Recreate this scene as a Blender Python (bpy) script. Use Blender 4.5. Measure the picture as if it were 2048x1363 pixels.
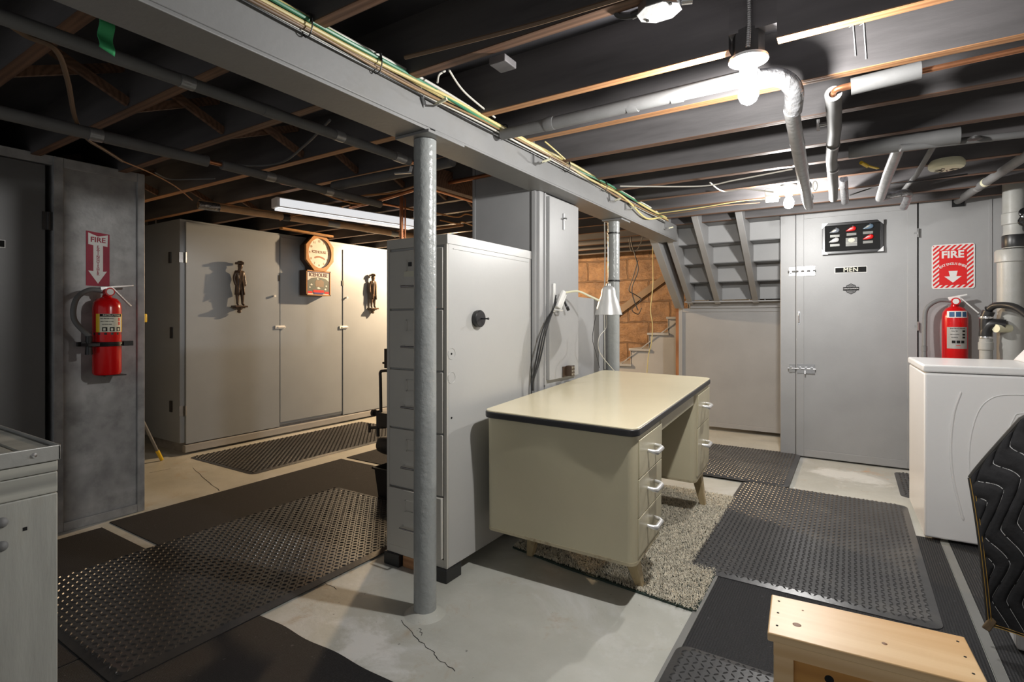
import bpy, bmesh, math, random
from mathutils import Vector, Matrix
random.seed(7)
for o in list(bpy.data.objects): bpy.data.objects.remove(o)
COL = bpy.context.scene.collection
SC = bpy.context.scene
PI = math.pi

# ------------------------------------------------------------------ camera
F = 1064.0; CX = 1024.0; HY = 639.0; CH = 1.2
TH = math.atan((1702 - 1024) / F); S_ = math.sin(TH); C_ = math.cos(TH)
cam = bpy.data.objects.new('camera', bpy.data.cameras.new('camera')); COL.objects.link(cam)
cam.location = (0, 0, CH); cam.rotation_euler = (PI / 2, 0, TH)
cam.data.sensor_width = 36; cam.data.lens = F / 2048 * 36
cam.data.shift_y = (HY - 681.5) / 2048
cam.data.clip_start = 0.02
SC.camera = cam
# ------------------------------------------------------------------ look, world, lamps
SC.view_settings.view_transform = 'Standard'; SC.view_settings.look = 'None'
SC.view_settings.gamma = 1; SC.view_settings.use_curve_mapping = False
SC.view_settings.exposure = 1.42
w = bpy.data.worlds.new('world'); SC.world = w; w.use_nodes = True
w.node_tree.nodes['Background'].inputs[0].default_value = (0.95, 0.97, 1.0, 1)
w.node_tree.nodes['Background'].inputs[1].default_value = 0.15
BULB_A = (-0.29, 1.93, 1.955); BULB_B = (-0.355, 4.04, 1.985); BULB_W = (-4.15, 5.2, 2.06)
def lamp(name, loc, power, col, r):
    d = bpy.data.lights.new(name, 'POINT'); d.energy = power; d.color = col; d.shadow_soft_size = r
    o = bpy.data.objects.new(name, d); COL.objects.link(o); o.location = loc
    return o
lamp('bulb_light', (BULB_A[0], BULB_A[1], BULB_A[2] - .01), 26, (1, .985, .955), .03)
lamp('bulb_light', (BULB_B[0], BULB_B[1], BULB_B[2] - .01), 25, (1, .985, .955), .03)
lamp('bulb_light', (BULB_W[0], BULB_W[1], BULB_W[2] + .004), 110, (1, .70, .41), .03)

def at(px, py, x=None, y=None, z=None):
    """the point of a known plane (x=, y= or z= in metres) seen at a photo position"""
    u = (px - CX) / F; v = -(py - HY) / F
    r = (-S_ + u * C_, C_ + u * S_, v)
    t = x / r[0] if x is not None else (y / r[1] if y is not None else (z - CH) / r[2])
    return Vector((r[0] * t, r[1] * t, CH + r[2] * t))

# ------------------------------------------------------------------ materials
def mk(name):
    m = bpy.data.materials.new(name); m.use_nodes = True
    nt = m.node_tree; b = nt.nodes['Principled BSDF']
    return m, nt, b
def N(nt, t, **k):
    n = nt.nodes.new(t)
    for a, v in k.items(): setattr(n, a, v)
    return n
def paint(name, c, rough=.45, var=.12, scale=6, bump=.03, bscale=60, metal=0.0, dirt=None, dscale=2.5, damt=.5, stretch=(1, 1, 1), coat=0):
    m, nt, b = mk(name); L = nt.links
    tc = N(nt, 'ShaderNodeTexCoord'); mp = N(nt, 'ShaderNodeMapping'); mp.inputs['Scale'].default_value = stretch
    L.new(tc.outputs['Object'], mp.inputs[0])
    n1 = N(nt, 'ShaderNodeTexNoise'); n1.inputs['Scale'].default_value = scale; n1.inputs['Detail'].default_value = 6
    L.new(mp.outputs[0], n1.inputs['Vector'])
    cr = N(nt, 'ShaderNodeValToRGB')
    cr.color_ramp.elements[0].position = .3; cr.color_ramp.elements[1].position = .7
    cr.color_ramp.elements[0].color = tuple(v * (1 - var) for v in c) + (1,)
    cr.color_ramp.elements[1].color = tuple(min(1, v * (1 + var)) for v in c) + (1,)
    L.new(n1.outputs[0], cr.inputs[0]); out = cr.outputs[0]
    if dirt:
        n2 = N(nt, 'ShaderNodeTexNoise'); n2.inputs['Scale'].default_value = dscale; n2.inputs['Detail'].default_value = 8; n2.inputs['Roughness'].default_value = .65
        L.new(mp.outputs[0], n2.inputs['Vector'])
        r2 = N(nt, 'ShaderNodeValToRGB'); r2.color_ramp.elements[0].position = .52; r2.color_ramp.elements[1].position = .72
        r2.color_ramp.elements[1].color = (damt, damt, damt, 1)
        L.new(n2.outputs[0], r2.inputs[0])
        mx = N(nt, 'ShaderNodeMix', data_type='RGBA'); L.new(r2.outputs[0], mx.inputs['Factor']); L.new(out, mx.inputs['A']); mx.inputs['B'].default_value = tuple(dirt) + (1,)
        out = mx.outputs['Result']
    L.new(out, b.inputs['Base Color'])
    b.inputs['Roughness'].default_value = rough; b.inputs['Metallic'].default_value = metal
    if coat: b.inputs['Coat Weight'].default_value = coat
    if bump:
        n3 = N(nt, 'ShaderNodeTexNoise'); n3.inputs['Scale'].default_value = bscale; n3.inputs['Detail'].default_value = 4
        L.new(mp.outputs[0], n3.inputs['Vector'])
        bp = N(nt, 'ShaderNodeBump'); bp.inputs['Strength'].default_value = bump * 5; bp.inputs['Distance'].default_value = .004
        L.new(n3.outputs[0], bp.inputs['Height']); L.new(bp.outputs[0], b.inputs['Normal'])
    return m
def emit(name, c, s):
    m, nt, b = mk(name); b.inputs['Base Color'].default_value = (1, 1, 1, 1)
    b.inputs['Emission Color'].default_value = tuple(c) + (1,); b.inputs['Emission Strength'].default_value = s
    return m
def wood(name, c1, c2, axis=0, scale=1.0, rough=.6, knots=False):
    m, nt, b = mk(name); L = nt.links
    tc = N(nt, 'ShaderNodeTexCoord'); mp = N(nt, 'ShaderNodeMapping')
    s = [14, 14, 14]; s[axis] = 1.1; mp.inputs['Scale'].default_value = [v * scale for v in s]
    L.new(tc.outputs['Object'], mp.inputs[0])
    n1 = N(nt, 'ShaderNodeTexNoise'); n1.inputs['Scale'].default_value = 1.6; n1.inputs['Detail'].default_value = 7; n1.inputs['Distortion'].default_value = .8
    L.new(mp.outputs[0], n1.inputs['Vector'])
    wv = N(nt, 'ShaderNodeTexWave', wave_type='RINGS'); wv.inputs['Scale'].default_value = .9; wv.inputs['Distortion'].default_value = 3.5; wv.inputs['Detail'].default_value = 3
    L.new(mp.outputs[0], wv.inputs['Vector'])
    mx0 = N(nt, 'ShaderNodeMath', operation='MULTIPLY'); L.new(n1.outputs[0], mx0.inputs[0]); L.new(wv.outputs['Fac'], mx0.inputs[1])
    ad = N(nt, 'ShaderNodeMath', operation='ADD'); L.new(mx0.outputs[0], ad.inputs[0]); L.new(n1.outputs[0], ad.inputs[1])
    cr = N(nt, 'ShaderNodeValToRGB'); cr.color_ramp.elements[0].position = .35; cr.color_ramp.elements[1].position = 1.0
    cr.color_ramp.elements[0].color = tuple(c1) + (1,); cr.color_ramp.elements[1].color = tuple(c2) + (1,)
    L.new(ad.outputs[0], cr.inputs[0]); L.new(cr.outputs[0], b.inputs['Base Color']); b.inputs['Roughness'].default_value = rough
    bp = N(nt, 'ShaderNodeBump'); bp.inputs['Strength'].default_value = .25; bp.inputs['Distance'].default_value = .003
    L.new(ad.outputs[0], bp.inputs['Height']); L.new(bp.outputs[0], b.inputs['Normal'])
    return m
def floor_mat():
    m, nt, b = mk('painted_concrete'); L = nt.links
    tc = N(nt, 'ShaderNodeTexCoord')
    def noise(s, d=8, r=.6, dist=0):
        n = N(nt, 'ShaderNodeTexNoise'); n.inputs['Scale'].default_value = s; n.inputs['Detail'].default_value = d; n.inputs['Roughness'].default_value = r; n.inputs['Distortion'].default_value = dist
        L.new(tc.outputs['Object'], n.inputs['Vector']); return n
    def ramp(src, a, bb, ca=(0, 0, 0, 1), cb=(1, 1, 1, 1)):
        r = N(nt, 'ShaderNodeValToRGB'); r.color_ramp.elements[0].position = a; r.color_ramp.elements[1].position = bb
        r.color_ramp.elements[0].color = ca; r.color_ramp.elements[1].color = cb; L.new(src, r.inputs[0]); return r.outputs[0]
    def mix(f, a, c):
        x = N(nt, 'ShaderNodeMix', data_type='RGBA'); L.new(f, x.inputs['Factor']); L.new(a, x.inputs['A'])
        if isinstance(c, tuple): x.inputs['B'].default_value = c
        else: L.new(c, x.inputs['B'])
        return x.outputs['Result']
    base = ramp(noise(2.2).outputs[0], .35, .7, (.47, .47, .42, 1), (.60, .60, .55, 1))
    base = mix(ramp(noise(1.3, 10, .7, .6).outputs[0], .52, .64, cb=(.8, .8, .8, 1)), base, (.66, .66, .64, 1))
    base = mix(ramp(noise(4.5, 10, .75, .5).outputs[0], .57, .72, cb=(.6, .6, .6, 1)), base, (.42, .31, .20, 1))
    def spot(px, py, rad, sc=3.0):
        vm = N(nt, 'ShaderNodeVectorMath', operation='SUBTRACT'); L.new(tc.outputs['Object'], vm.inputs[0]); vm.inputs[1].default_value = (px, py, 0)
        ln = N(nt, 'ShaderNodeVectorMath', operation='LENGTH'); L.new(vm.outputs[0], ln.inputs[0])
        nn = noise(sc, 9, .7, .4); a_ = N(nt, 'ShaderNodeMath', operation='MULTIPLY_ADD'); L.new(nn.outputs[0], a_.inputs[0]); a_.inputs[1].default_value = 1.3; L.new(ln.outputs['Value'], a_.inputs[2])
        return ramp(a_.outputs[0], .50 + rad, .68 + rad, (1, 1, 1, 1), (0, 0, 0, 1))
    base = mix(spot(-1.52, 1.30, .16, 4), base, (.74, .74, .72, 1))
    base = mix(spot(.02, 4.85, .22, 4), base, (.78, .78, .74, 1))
    base = mix(spot(.12, 5.02, .02, 7), base, (.62, .42, .28, 1))
    base = mix(spot(-2.1, 1.6, .05, 6), base, (.50, .40, .28, 1))
    base = mix(ramp(noise(38, 3).outputs[0], .70, .76, cb=(.7, .7, .7, 1)), base, (.10, .09, .08, 1))
    base = mix(ramp(noise(25, 3).outputs[0], .73, .77, cb=(.8, .8, .8, 1)), base, (.6, .6, .56, 1))
    L.new(base, b.inputs['Base Color'])
    rr = ramp(noise(5).outputs[0], .3, .7, (.28, .28, .28, 1), (.55, .55, .55, 1)); L.new(rr, b.inputs['Roughness'])
    bp = N(nt, 'ShaderNodeBump'); bp.inputs['Strength'].default_value = .35; bp.inputs['Distance'].default_value = .012
    L.new(noise(4, 10, .65).outputs[0], bp.inputs['Height']); L.new(bp.outputs[0], b.inputs['Normal'])
    return m
def stone_mat():
    m, nt, b = mk('painted_stone_block'); L = nt.links
    tc = N(nt, 'ShaderNodeTexCoord'); sp = N(nt, 'ShaderNodeSeparateXYZ'); L.new(tc.outputs['Object'], sp.inputs[0])
    cb = N(nt, 'ShaderNodeCombineXYZ'); ad = N(nt, 'ShaderNodeMath', operation='ADD'); L.new(sp.outputs[0], ad.inputs[0]); L.new(sp.outputs[1], ad.inputs[1])
    L.new(ad.outputs[0], cb.inputs[0]); L.new(sp.outputs[2], cb.inputs[1])
    nz = N(nt, 'ShaderNodeTexNoise'); nz.inputs['Scale'].default_value = 3; L.new(cb.outputs[0], nz.inputs['Vector'])
    vm = N(nt, 'ShaderNodeVectorMath', operation='MULTIPLY_ADD'); L.new(nz.outputs['Color'], vm.inputs[0]); vm.inputs[1].default_value = (.08, .08, 0); L.new(cb.outputs[0], vm.inputs[2])
    bk = N(nt, 'ShaderNodeTexBrick'); bk.inputs['Scale'].default_value = 1; bk.inputs['Brick Width'].default_value = .62; bk.inputs['Row Height'].default_value = .30
    bk.inputs['Mortar Size'].default_value = .012; bk.inputs['Mortar Smooth'].default_value = .3
    L.new(vm.outputs[0], bk.inputs['Vector'])
    n2 = N(nt, 'ShaderNodeTexNoise'); n2.inputs['Scale'].default_value = 5; n2.inputs['Detail'].default_value = 9; n2.inputs['Roughness'].default_value = .7; L.new(cb.outputs[0], n2.inputs['Vector'])
    cr = N(nt, 'ShaderNodeValToRGB'); cr.color_ramp.elements[0].color = (.13, .062, .026, 1); cr.color_ramp.elements[1].color = (.40, .22, .10, 1)
    cr.color_ramp.elements[0].position = .32; cr.color_ramp.elements[1].position = .72
    L.new(n2.outputs[0], cr.inputs[0])
    mx = N(nt, 'ShaderNodeMix', data_type='RGBA'); L.new(bk.outputs['Fac'], mx.inputs['Factor']); L.new(cr.outputs[0], mx.inputs['A']); mx.inputs['B'].default_value = (.15, .078, .036, 1)
    L.new(mx.outputs['Result'], b.inputs['Base Color']); b.inputs['Roughness'].default_value = .24
    sb = N(nt, 'ShaderNodeMath', operation='SUBTRACT'); L.new(n2.outputs[0], sb.inputs[0]); L.new(bk.outputs['Fac'], sb.inputs[1])
    bp = N(nt, 'ShaderNodeBump'); bp.inputs['Strength'].default_value = .9; bp.inputs['Distance'].default_value = .03
    L.new(sb.outputs[0], bp.inputs['Height']); L.new(bp.outputs[0], b.inputs['Normal'])
    return m
def ribbed(name, c, period=.012, axis=0, rough=.8):
    m, nt, b = mk(name); L = nt.links
    tc = N(nt, 'ShaderNodeTexCoord')
    wv = N(nt, 'ShaderNodeTexWave', bands_direction='XYZ'[axis]); wv.inputs['Scale'].default_value = 1 / period / 3.14; wv.inputs['Distortion'].default_value = .3
    L.new(tc.outputs['Object'], wv.inputs['Vector'])
    n = N(nt, 'ShaderNodeTexNoise'); n.inputs['Scale'].default_value = 220; n.inputs['Detail'].default_value = 2; L.new(tc.outputs['Object'], n.inputs['Vector'])
    cr = N(nt, 'ShaderNodeValToRGB'); cr.color_ramp.elements[0].color = tuple(v * .55 for v in c) + (1,); cr.color_ramp.elements[1].color = tuple(v * 1.6 for v in c) + (1,)
    cr.color_ramp.elements[0].position = .35; cr.color_ramp.elements[1].position = .75
    L.new(n.outputs[0], cr.inputs[0])
    n2 = N(nt, 'ShaderNodeTexNoise'); n2.inputs['Scale'].default_value = 60; L.new(tc.outputs['Object'], n2.inputs['Vector'])
    r2 = N(nt, 'ShaderNodeValToRGB'); r2.color_ramp.elements[0].position = .72; r2.color_ramp.elements[1].position = .76; L.new(n2.outputs[0], r2.inputs[0])
    mx = N(nt, 'ShaderNodeMix', data_type='RGBA'); L.new(r2.outputs[0], mx.inputs['Factor']); L.new(cr.outputs[0], mx.inputs['A']); mx.inputs['B'].default_value = tuple(v * 4 for v in c) + (1,)
    L.new(mx.outputs['Result'], b.inputs['Base Color']); b.inputs['Roughness'].default_value = rough
    bp = N(nt, 'ShaderNodeBump'); bp.inputs['Strength'].default_value = .8; bp.inputs['Distance'].default_value = .003
    ad = N(nt, 'ShaderNodeMath', operation='ADD'); L.new(wv.outputs['Fac'], ad.inputs[0]); L.new(n.outputs[0], ad.inputs[1])
    L.new(ad.outputs[0], bp.inputs['Height']); L.new(bp.outputs[0], b.inputs['Normal'])
    return m
def flat(name, c, rough=.5, metal=0.0): return paint(name, c, rough, .04, 8, 0, metal=metal)

M_floor = floor_mat()
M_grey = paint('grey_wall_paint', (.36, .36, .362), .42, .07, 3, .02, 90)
M_grey_dd = paint('dark_door_paint_and_tread_shade', (.13, .13, .13), .4, .06, 3, .02, 60)
M_grey_dk = paint('scuffed_grey_paint', (.36, .36, .36), .38, .28, 9, .03, 60, dirt=(.12, .12, .12), dscale=7, damt=.5)
M_beam = paint('grey_beam_paint', (.24, .24, .24), .42, .07, 4, .03, 50, dirt=(.22, .21, .19), dscale=5, damt=.35)
M_col = paint('glossy_grey_column_paint', (.34, .355, .35), .27, .08, 10, .16, 45)
M_cab = paint('warm_grey_cabinet_paint', (.31, .345, .385), .34, .04, 3, .015, 80)
M_file = paint('off_white_enamel', (.47, .468, .455), .33, .03, 2, .01, 60)
M_filef = paint('grey_beige_enamel', (.58, .56, .51), .36, .03, 2, .01, 60)
M_deskb = paint('cream_enamel', (.56, .51, .36), .30, .05, 3, .01, 60)
M_deskt = paint('cream_linoleum', (.78, .70, .50), .22, .03, 3, .006, 40)
M_rust = paint('chipped_cream_enamel', (.50, .44, .30), .4, .12, 14, .03, 60, dirt=(.16, .075, .03), dscale=16, damt=.9)
M_edge = flat('black_rubber_edge', (.022, .022, .024), .35)
M_chrome = flat('brushed_chrome', (.75, .75, .76), .22, 1.0)
M_alu = flat('satin_aluminium', (.80, .80, .80), .38, .7)
M_steel = paint('worn_steel', (.42, .42, .42), .38, .15, 12, .03, 60, metal=.9)
M_mat = paint('black_rubber_mat', (.062, .062, .064), .30, .15, 4, .02, 60, dirt=(.16, .155, .14), dscale=3.5, damt=.45)
M_mat2 = paint('dusty_black_rubber_mat', (.045, .043, .042), .24, .15, 4, .02, 60, dirt=(.09, .08, .07), dscale=5, damt=.4)
M_carpet = ribbed('charcoal_ribbed_carpet', (.022, .022, .024), .010, 0)
M_carpet2 = ribbed('charcoal_flat_carpet', (.024, .023, .026), .003, 1)
M_shag = paint('beige_shag', (.64, .59, .48), .9, .3, 45, 0)
M_jside = paint('dark_stained_joist', (.105, .098, .10), .6, .45, 5, .03, 60, stretch=(.25, 1, 1.6))
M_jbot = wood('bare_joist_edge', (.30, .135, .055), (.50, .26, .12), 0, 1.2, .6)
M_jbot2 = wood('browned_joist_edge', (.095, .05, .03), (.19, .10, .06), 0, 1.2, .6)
M_sub = paint('dark_subfloor_board', (.05, .048, .054), .75, .4, 5, .03, 60, stretch=(.3, 1, 1))
M_pine = wood('clear_pine', (.64, .39, .175), (.77, .54, .30), 0, .6, .38)
M_pined = wood('amber_pine_panel', (.40, .17, .03), (.58, .28, .06), 0, .6, .4)
M_knot = flat('pine_knot', (.20, .085, .03), .5)
M_bench = wood('grey_washed_timber', (.26, .26, .235), (.42, .415, .37), 1, .8, .55)
M_bench2 = paint('grey_washed_upright_timber', (.35, .35, .32), .55, .14, 6, .03, 50, dirt=(.30, .25, .17), dscale=4, damt=.4, stretch=(3, 3, .5))
M_foam = paint('grey_foam_insulation', (.18, .18, .18), .6, .10, 9, .012, 80)
M_foamd = paint('charcoal_foam_insulation', (.14, .14, .14), .65, .10, 9, .012, 80)
M_tape = paint('silver_tape', (.34, .34, .34), .30, .12, 25, .12, 40, metal=.5)
M_foil = paint('crumpled_foil_tape', (.34, .34, .35), .25, .2, 20, .5, 30, metal=.8)
M_copper = paint('copper_pipe', (.55, .24, .12), .32, .12, 12, .02, 60, metal=.85)
M_pbrown = paint('tan_painted_pipe', (.58, .37, .21), .35, .12, 12, .05, 60)
M_black = flat('black_plastic', (.02, .02, .021), .35)
M_iron = paint('black_iron', (.035, .033, .032), .45, .2, 14, .06, 60)
M_white = paint('white_enamel', (.90, .90, .90), .25, .02, 2, .004, 40)
M_porc = flat('white_porcelain', (.82, .82, .80), .2)
M_red = paint('fire_red_enamel', (.62, .006, .008), .22, .03, 3, 0)
M_redp = flat('sign_red', (.72, .012, .012), .4)
M_pink = paint('faded_crimson_sticker', (.36, .008, .04), .55, .15, 12, .04, 30)
M_signw = flat('sign_white', (.80, .79, .76), .4)
M_cream = flat('aged_cream_plastic', (.78, .76, .55), .4)
M_yel = flat('yellow_plastic', (.75, .50, .02), .4)
M_ywire = flat('yellow_cable_sheath', (.62, .52, .22), .45)
M_gwire = flat('green_cable_sheath', (.05, .22, .12), .4)
M_wwire = flat('white_cable_sheath', (.62, .60, .54), .45)
M_bwire = flat('brown_cable_sheath', (.16, .10, .06), .5)
M_stone = stone_mat()
def bulb_glass(name, c, s_):   # clear glass that lets the lamp inside shine through, plus the glow of the lit bulb
    m = bpy.data.materials.new(name); m.use_nodes = True; nt = m.node_tree; nt.nodes.clear()
    o = nt.nodes.new('ShaderNodeOutputMaterial'); a = nt.nodes.new('ShaderNodeAddShader'); t = nt.nodes.new('ShaderNodeBsdfTransparent'); e = nt.nodes.new('ShaderNodeEmission')
    e.inputs[0].default_value = tuple(c) + (1,); e.inputs[1].default_value = s_
    nt.links.new(t.outputs[0], a.inputs[0]); nt.links.new(e.outputs[0], a.inputs[1]); nt.links.new(a.outputs[0], o.inputs[0])
    return m
M_bulb = bulb_glass('glowing_bulb', (1, .97, .92), 15)
M_bulbw = bulb_glass('glowing_warm_bulb', (1, .7, .4), 10)
M_tube = emit('fluorescent_diffuser', (.93, .96, 1), .27)
M_bronze = paint('dark_bronze_resin', (.085, .055, .038), .32, .25, 30, .05, 60)
M_clockw = paint('orange_oak', (.46, .22, .075), .35, .15, 9, .02, 60)
M_clockd = flat('dark_walnut', (.075, .04, .025), .35)
M_face = flat('clock_face_white', (.78, .76, .70), .3)
M_blanket = paint('black_quilted_cloth', (.016, .016, .018), .8, .3, 30, .05, 90)
M_thread = flat('white_thread', (.62, .62, .62), .6)
M_gold = flat('gold_thread', (.50, .30, .06), .5)
M_bind = flat('black_binding_tape', (.03, .028, .025), .7)
M_tapefl = flat('grey_floor_strip', (.20, .20, .19), .5)
M_green = flat('green_cloth', (.05, .40, .15), .7)
M_pvc = paint('grey_painted_pvc', (.40, .40, .38), .4, .06, 4, .02, 60, dirt=(.22, .20, .15), dscale=4, damt=.4)
M_label = flat('cream_label', (.66, .64, .52), .4)
M_ink = flat('black_ink', (.016, .016, .016), .75); M_ink.node_tree.nodes['Principled BSDF'].inputs['Specular IOR Level'].default_value = .15
M_brownp = flat('dark_brown_plate', (.07, .045, .03), .35)
M_glass, _nt, _b = mk('clock_glass'); _b.inputs['Transmission Weight'].default_value = 1; _b.inputs['Roughness'].default_value = .02; _b.inputs['IOR'].default_value = 1.1

# ------------------------------------------------------------------ geometry helpers
class MB:
    def __init__(s): s.v = []; s.f = []; s.m = []; s.cur = 0
    def add(s, vs, fs):
        k = len(s.v); s.v += [tuple(v) for v in vs]; s.f += [tuple(i + k for i in f) for f in fs]; s.m += [s.cur] * len(fs); return s
    def box(s, x0, x1, y0, y1, z0, z1):
        if x0 > x1: x0, x1 = x1, x0
        if y0 > y1: y0, y1 = y1, y0
        if z0 > z1: z0, z1 = z1, z0
        return s.add([(x0, y0, z0), (x1, y0, z0), (x1, y1, z0), (x0, y1, z0), (x0, y0, z1), (x1, y0, z1), (x1, y1, z1), (x0, y1, z1)],
                     [(0, 3, 2, 1), (4, 5, 6, 7), (0, 1, 5, 4), (1, 2, 6, 5), (2, 3, 7, 6), (3, 0, 4, 7)])
    def bar(s, a, b, wd, ht, up=(0, 0, 1)):
        a = Vector(a); b = Vector(b); d = (b - a).normalized(); up = Vector(up)
        sd = d.cross(up)
        if sd.length < 1e-4: sd = d.cross(Vector((1, 0, 0)))
        sd.normalize(); u = sd.cross(d).normalized()
        vs = [p + sd * i * wd / 2 + u * j * ht / 2 for p in (a, b) for i, j in ((-1, -1), (1, -1), (1, 1), (-1, 1))]
        return s.add(vs, [(3, 2, 1, 0), (4, 5, 6, 7), (0, 1, 5, 4), (1, 2, 6, 5), (2, 3, 7, 6), (3, 0, 4, 7)])
    def tube(s, path, r, seg=10, cap=True):
        P = [Vector(p) for p in path]; n = len(P); rr = r if isinstance(r, (list, tuple)) else [r] * n
        vs = []; ref = None
        for i, p in enumerate(P):
            d = (P[min(i + 1, n - 1)] - P[max(i - 1, 0)]).normalized()
            if ref is None:
                ref = d.cross(Vector((0, 0, 1)))
                if ref.length < 1e-3: ref = Vector((1, 0, 0))
            ref = (ref - d * ref.dot(d)).normalized(); q = d.cross(ref)
            vs += [p + (ref * math.cos(2 * PI * k / seg) + q * math.sin(2 * PI * k / seg)) * rr[i] for k in range(seg)]
        fs = [(i * seg + k, i * seg + (k + 1) % seg, (i + 1) * seg + (k + 1) % seg, (i + 1) * seg + k) for i in range(n - 1) for k in range(seg)]
        if cap: fs += [tuple(range(seg - 1, -1, -1)), tuple((n - 1) * seg + k for k in range(seg))]
        return s.add(vs, fs)
    def lathe(s, prof, c, axis='z', seg=28, cap=True):
        """prof: list of (radius, height along axis)"""
        vs = []
        for r, h in prof:
            for k in range(seg):
                a, b = r * math.cos(2 * PI * k / seg), r * math.sin(2 * PI * k / seg)
                v = {'z': (a, b, h), 'x': (h, a, b), 'y': (b, h, a)}[axis]
                vs.append((c[0] + v[0], c[1] + v[1], c[2] + v[2]))
        n = len(prof)
        fs = [(i * seg + k, i * seg + (k + 1) % seg, (i + 1) * seg + (k + 1) % seg, (i + 1) * seg + k) for i in range(n - 1) for k in range(seg)]
        if cap: fs += [tuple(range(seg - 1, -1, -1)), tuple((n - 1) * seg + k for k in range(seg))]
        return s.add(vs, fs)
    def prism(s, poly, o, ex, ey, ez, d0, d1):
        """polygon in the ex/ey plane at o, thick from d0 to d1 along ez"""
        o, ex, ey, ez = Vector(o), Vector(ex), Vector(ey), Vector(ez); n = len(poly)
        vs = [o + ex * a + ey * b + ez * d for d in (d0, d1) for a, b in poly]
        fs = [tuple(range(n - 1, -1, -1)), tuple(range(n, 2 * n))] + [(i, (i + 1) % n, n + (i + 1) % n, n + i) for i in range(n)]
        return s.add(vs, fs)
    def grid(s, fn, nu, nv):
        vs = [fn(i / nu, j / nv) for j in range(nv + 1) for i in range(nu + 1)]
        fs = [(j * (nu + 1) + i, j * (nu + 1) + i + 1, (j + 1) * (nu + 1) + i + 1, (j + 1) * (nu + 1) + i) for j in range(nv) for i in range(nu)]
        return s.add(vs, fs)
    def text(s, body, size, o, ex, ey, ez, depth=.001, bold=0.0, spacing=1.0, squash=1.0):
        cu = bpy.data.curves.new('t', 'FONT'); cu.body = body; cu.size = size; cu.align_x = 'CENTER'; cu.align_y = 'CENTER'
        cu.extrude = depth; cu.offset = bold * size; cu.space_character = spacing; cu.resolution_u = 3
        ob = bpy.data.objects.new('t', cu); COL.objects.link(ob)
        dg = bpy.context.evaluated_depsgraph_get(); me = ob.evaluated_get(dg).to_mesh()
        o, ex, ey, ez = Vector(o), Vector(ex), Vector(ey), Vector(ez)
        s.add([o + ex * v.co.x * squash + ey * v.co.y + ez * v.co.z for v in me.vertices], [tuple(p.vertices) for p in me.polygons])
        bpy.data.objects.remove(ob); bpy.data.curves.remove(cu)
        return s
    def bez(s, pts, r, seg=8, n=10): return s.tube(smooth(pts, n), r, seg)
def smooth(pts, n=10):
    P = [Vector(p) for p in pts]; out = []
    for i in range(len(P) - 1):
        p0 = P[max(i - 1, 0)]; p1 = P[i]; p2 = P[i + 1]; p3 = P[min(i + 2, len(P) - 1)]
        for k in range(n):
            t = k / n
            out.append(.5 * ((2 * p1) + (p2 - p0) * t + (2 * p0 - 5 * p1 + 4 * p2 - p3) * t * t + (3 * p1 - p0 - 3 * p2 + p3) * t ** 3))
    out.append(P[-1]); return out
ORG = {}
def tag(o, label=None, cat=None, group=None, kind=None):
    if label: o['label'] = label
    if cat: o['category'] = cat
    if group: o['group'] = group
    if kind: o['kind'] = kind
    return o
def ob(name, mb, mat, parent=None, label=None, cat=None, group=None, kind=None, bev=0, sm=False, org=None, seg=2):
    me = bpy.data.meshes.new(name)
    if parent is not None: og = ORG[parent.name]
    else:
        if org is None:
            xs, ys, zs = zip(*mb.v); org = ((min(xs) + max(xs)) / 2, (min(ys) + max(ys)) / 2, min(zs))
        og = Vector(org)
    me.from_pydata([(v[0] - og[0], v[1] - og[1], v[2] - og[2]) for v in mb.v], [], mb.f)
    mats = mat if isinstance(mat, (list, tuple)) else [mat]
    for m in mats: me.materials.append(m)
    if len(mats) > 1: me.polygons.foreach_set('material_index', mb.m)
    bm = bmesh.new(); bm.from_mesh(me); bmesh.ops.recalc_face_normals(bm, faces=bm.faces); bm.to_mesh(me); bm.free()
    o = bpy.data.objects.new(name, me); COL.objects.link(o)
    if parent is not None: o.parent = parent
    else: o.location = og
    ORG[o.name] = og
    if bev:
        b = o.modifiers.new('bevel', 'BEVEL'); b.width = bev; b.segments = seg; b.limit_method = 'ANGLE'; b.angle_limit = math.radians(50)
    if sm or bev:
        me.polygons.foreach_set('use_smooth', [True] * len(me.polygons))
        try: me.set_sharp_from_angle(angle=math.radians(40))
        except Exception: pass
    tag(o, label, cat, group, kind)
    return o
def thing(name, loc, label, cat, group=None, rot=(0, 0, 0), local=False):
    o = bpy.data.objects.new(name, None); COL.objects.link(o); o.location = loc; o.rotation_euler = rot; o.empty_display_size = .05
    ORG[o.name] = Vector((0, 0, 0)) if local else Vector(loc)
    return tag(o, label, cat, group)
def copy_tree(o, parent=None):
    c = o.copy(); COL.objects.link(c); c.parent = parent; ORG[c.name] = ORG[o.name]
    for ch in list(o.children): copy_tree(ch, c)
    return c
B = lambda *a: MB().box(*a)
X, Y, Z = (1, 0, 0), (0, 1, 0), (0, 0, 1)
NX, NY = (-1, 0, 0), (0, -1, 0)

# ================================================================== SETTING
flo = ob('floor', B(-8, 3, -3, 9.5, -.1, 0), M_floor, kind='structure', org=(0, 0, 0))
ob('ceiling', B(-8, 3, -1.5, 9.5, 2.31, 2.36), M_sub, kind='structure')
ob('wall_back', B(-8, 3, 7.3, 7.6, 0, 2.31), M_stone, kind='structure', org=(0, 0, 0))
ob('wall_far_left', B(-6.5, -6.35, -1.5, 7.3, 0, 2.31), M_grey_dk, kind='structure')
ob('wall_right', B(1.75, 1.9, -1.5, 7.3, 0, 2.31), M_grey, kind='structure')
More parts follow.
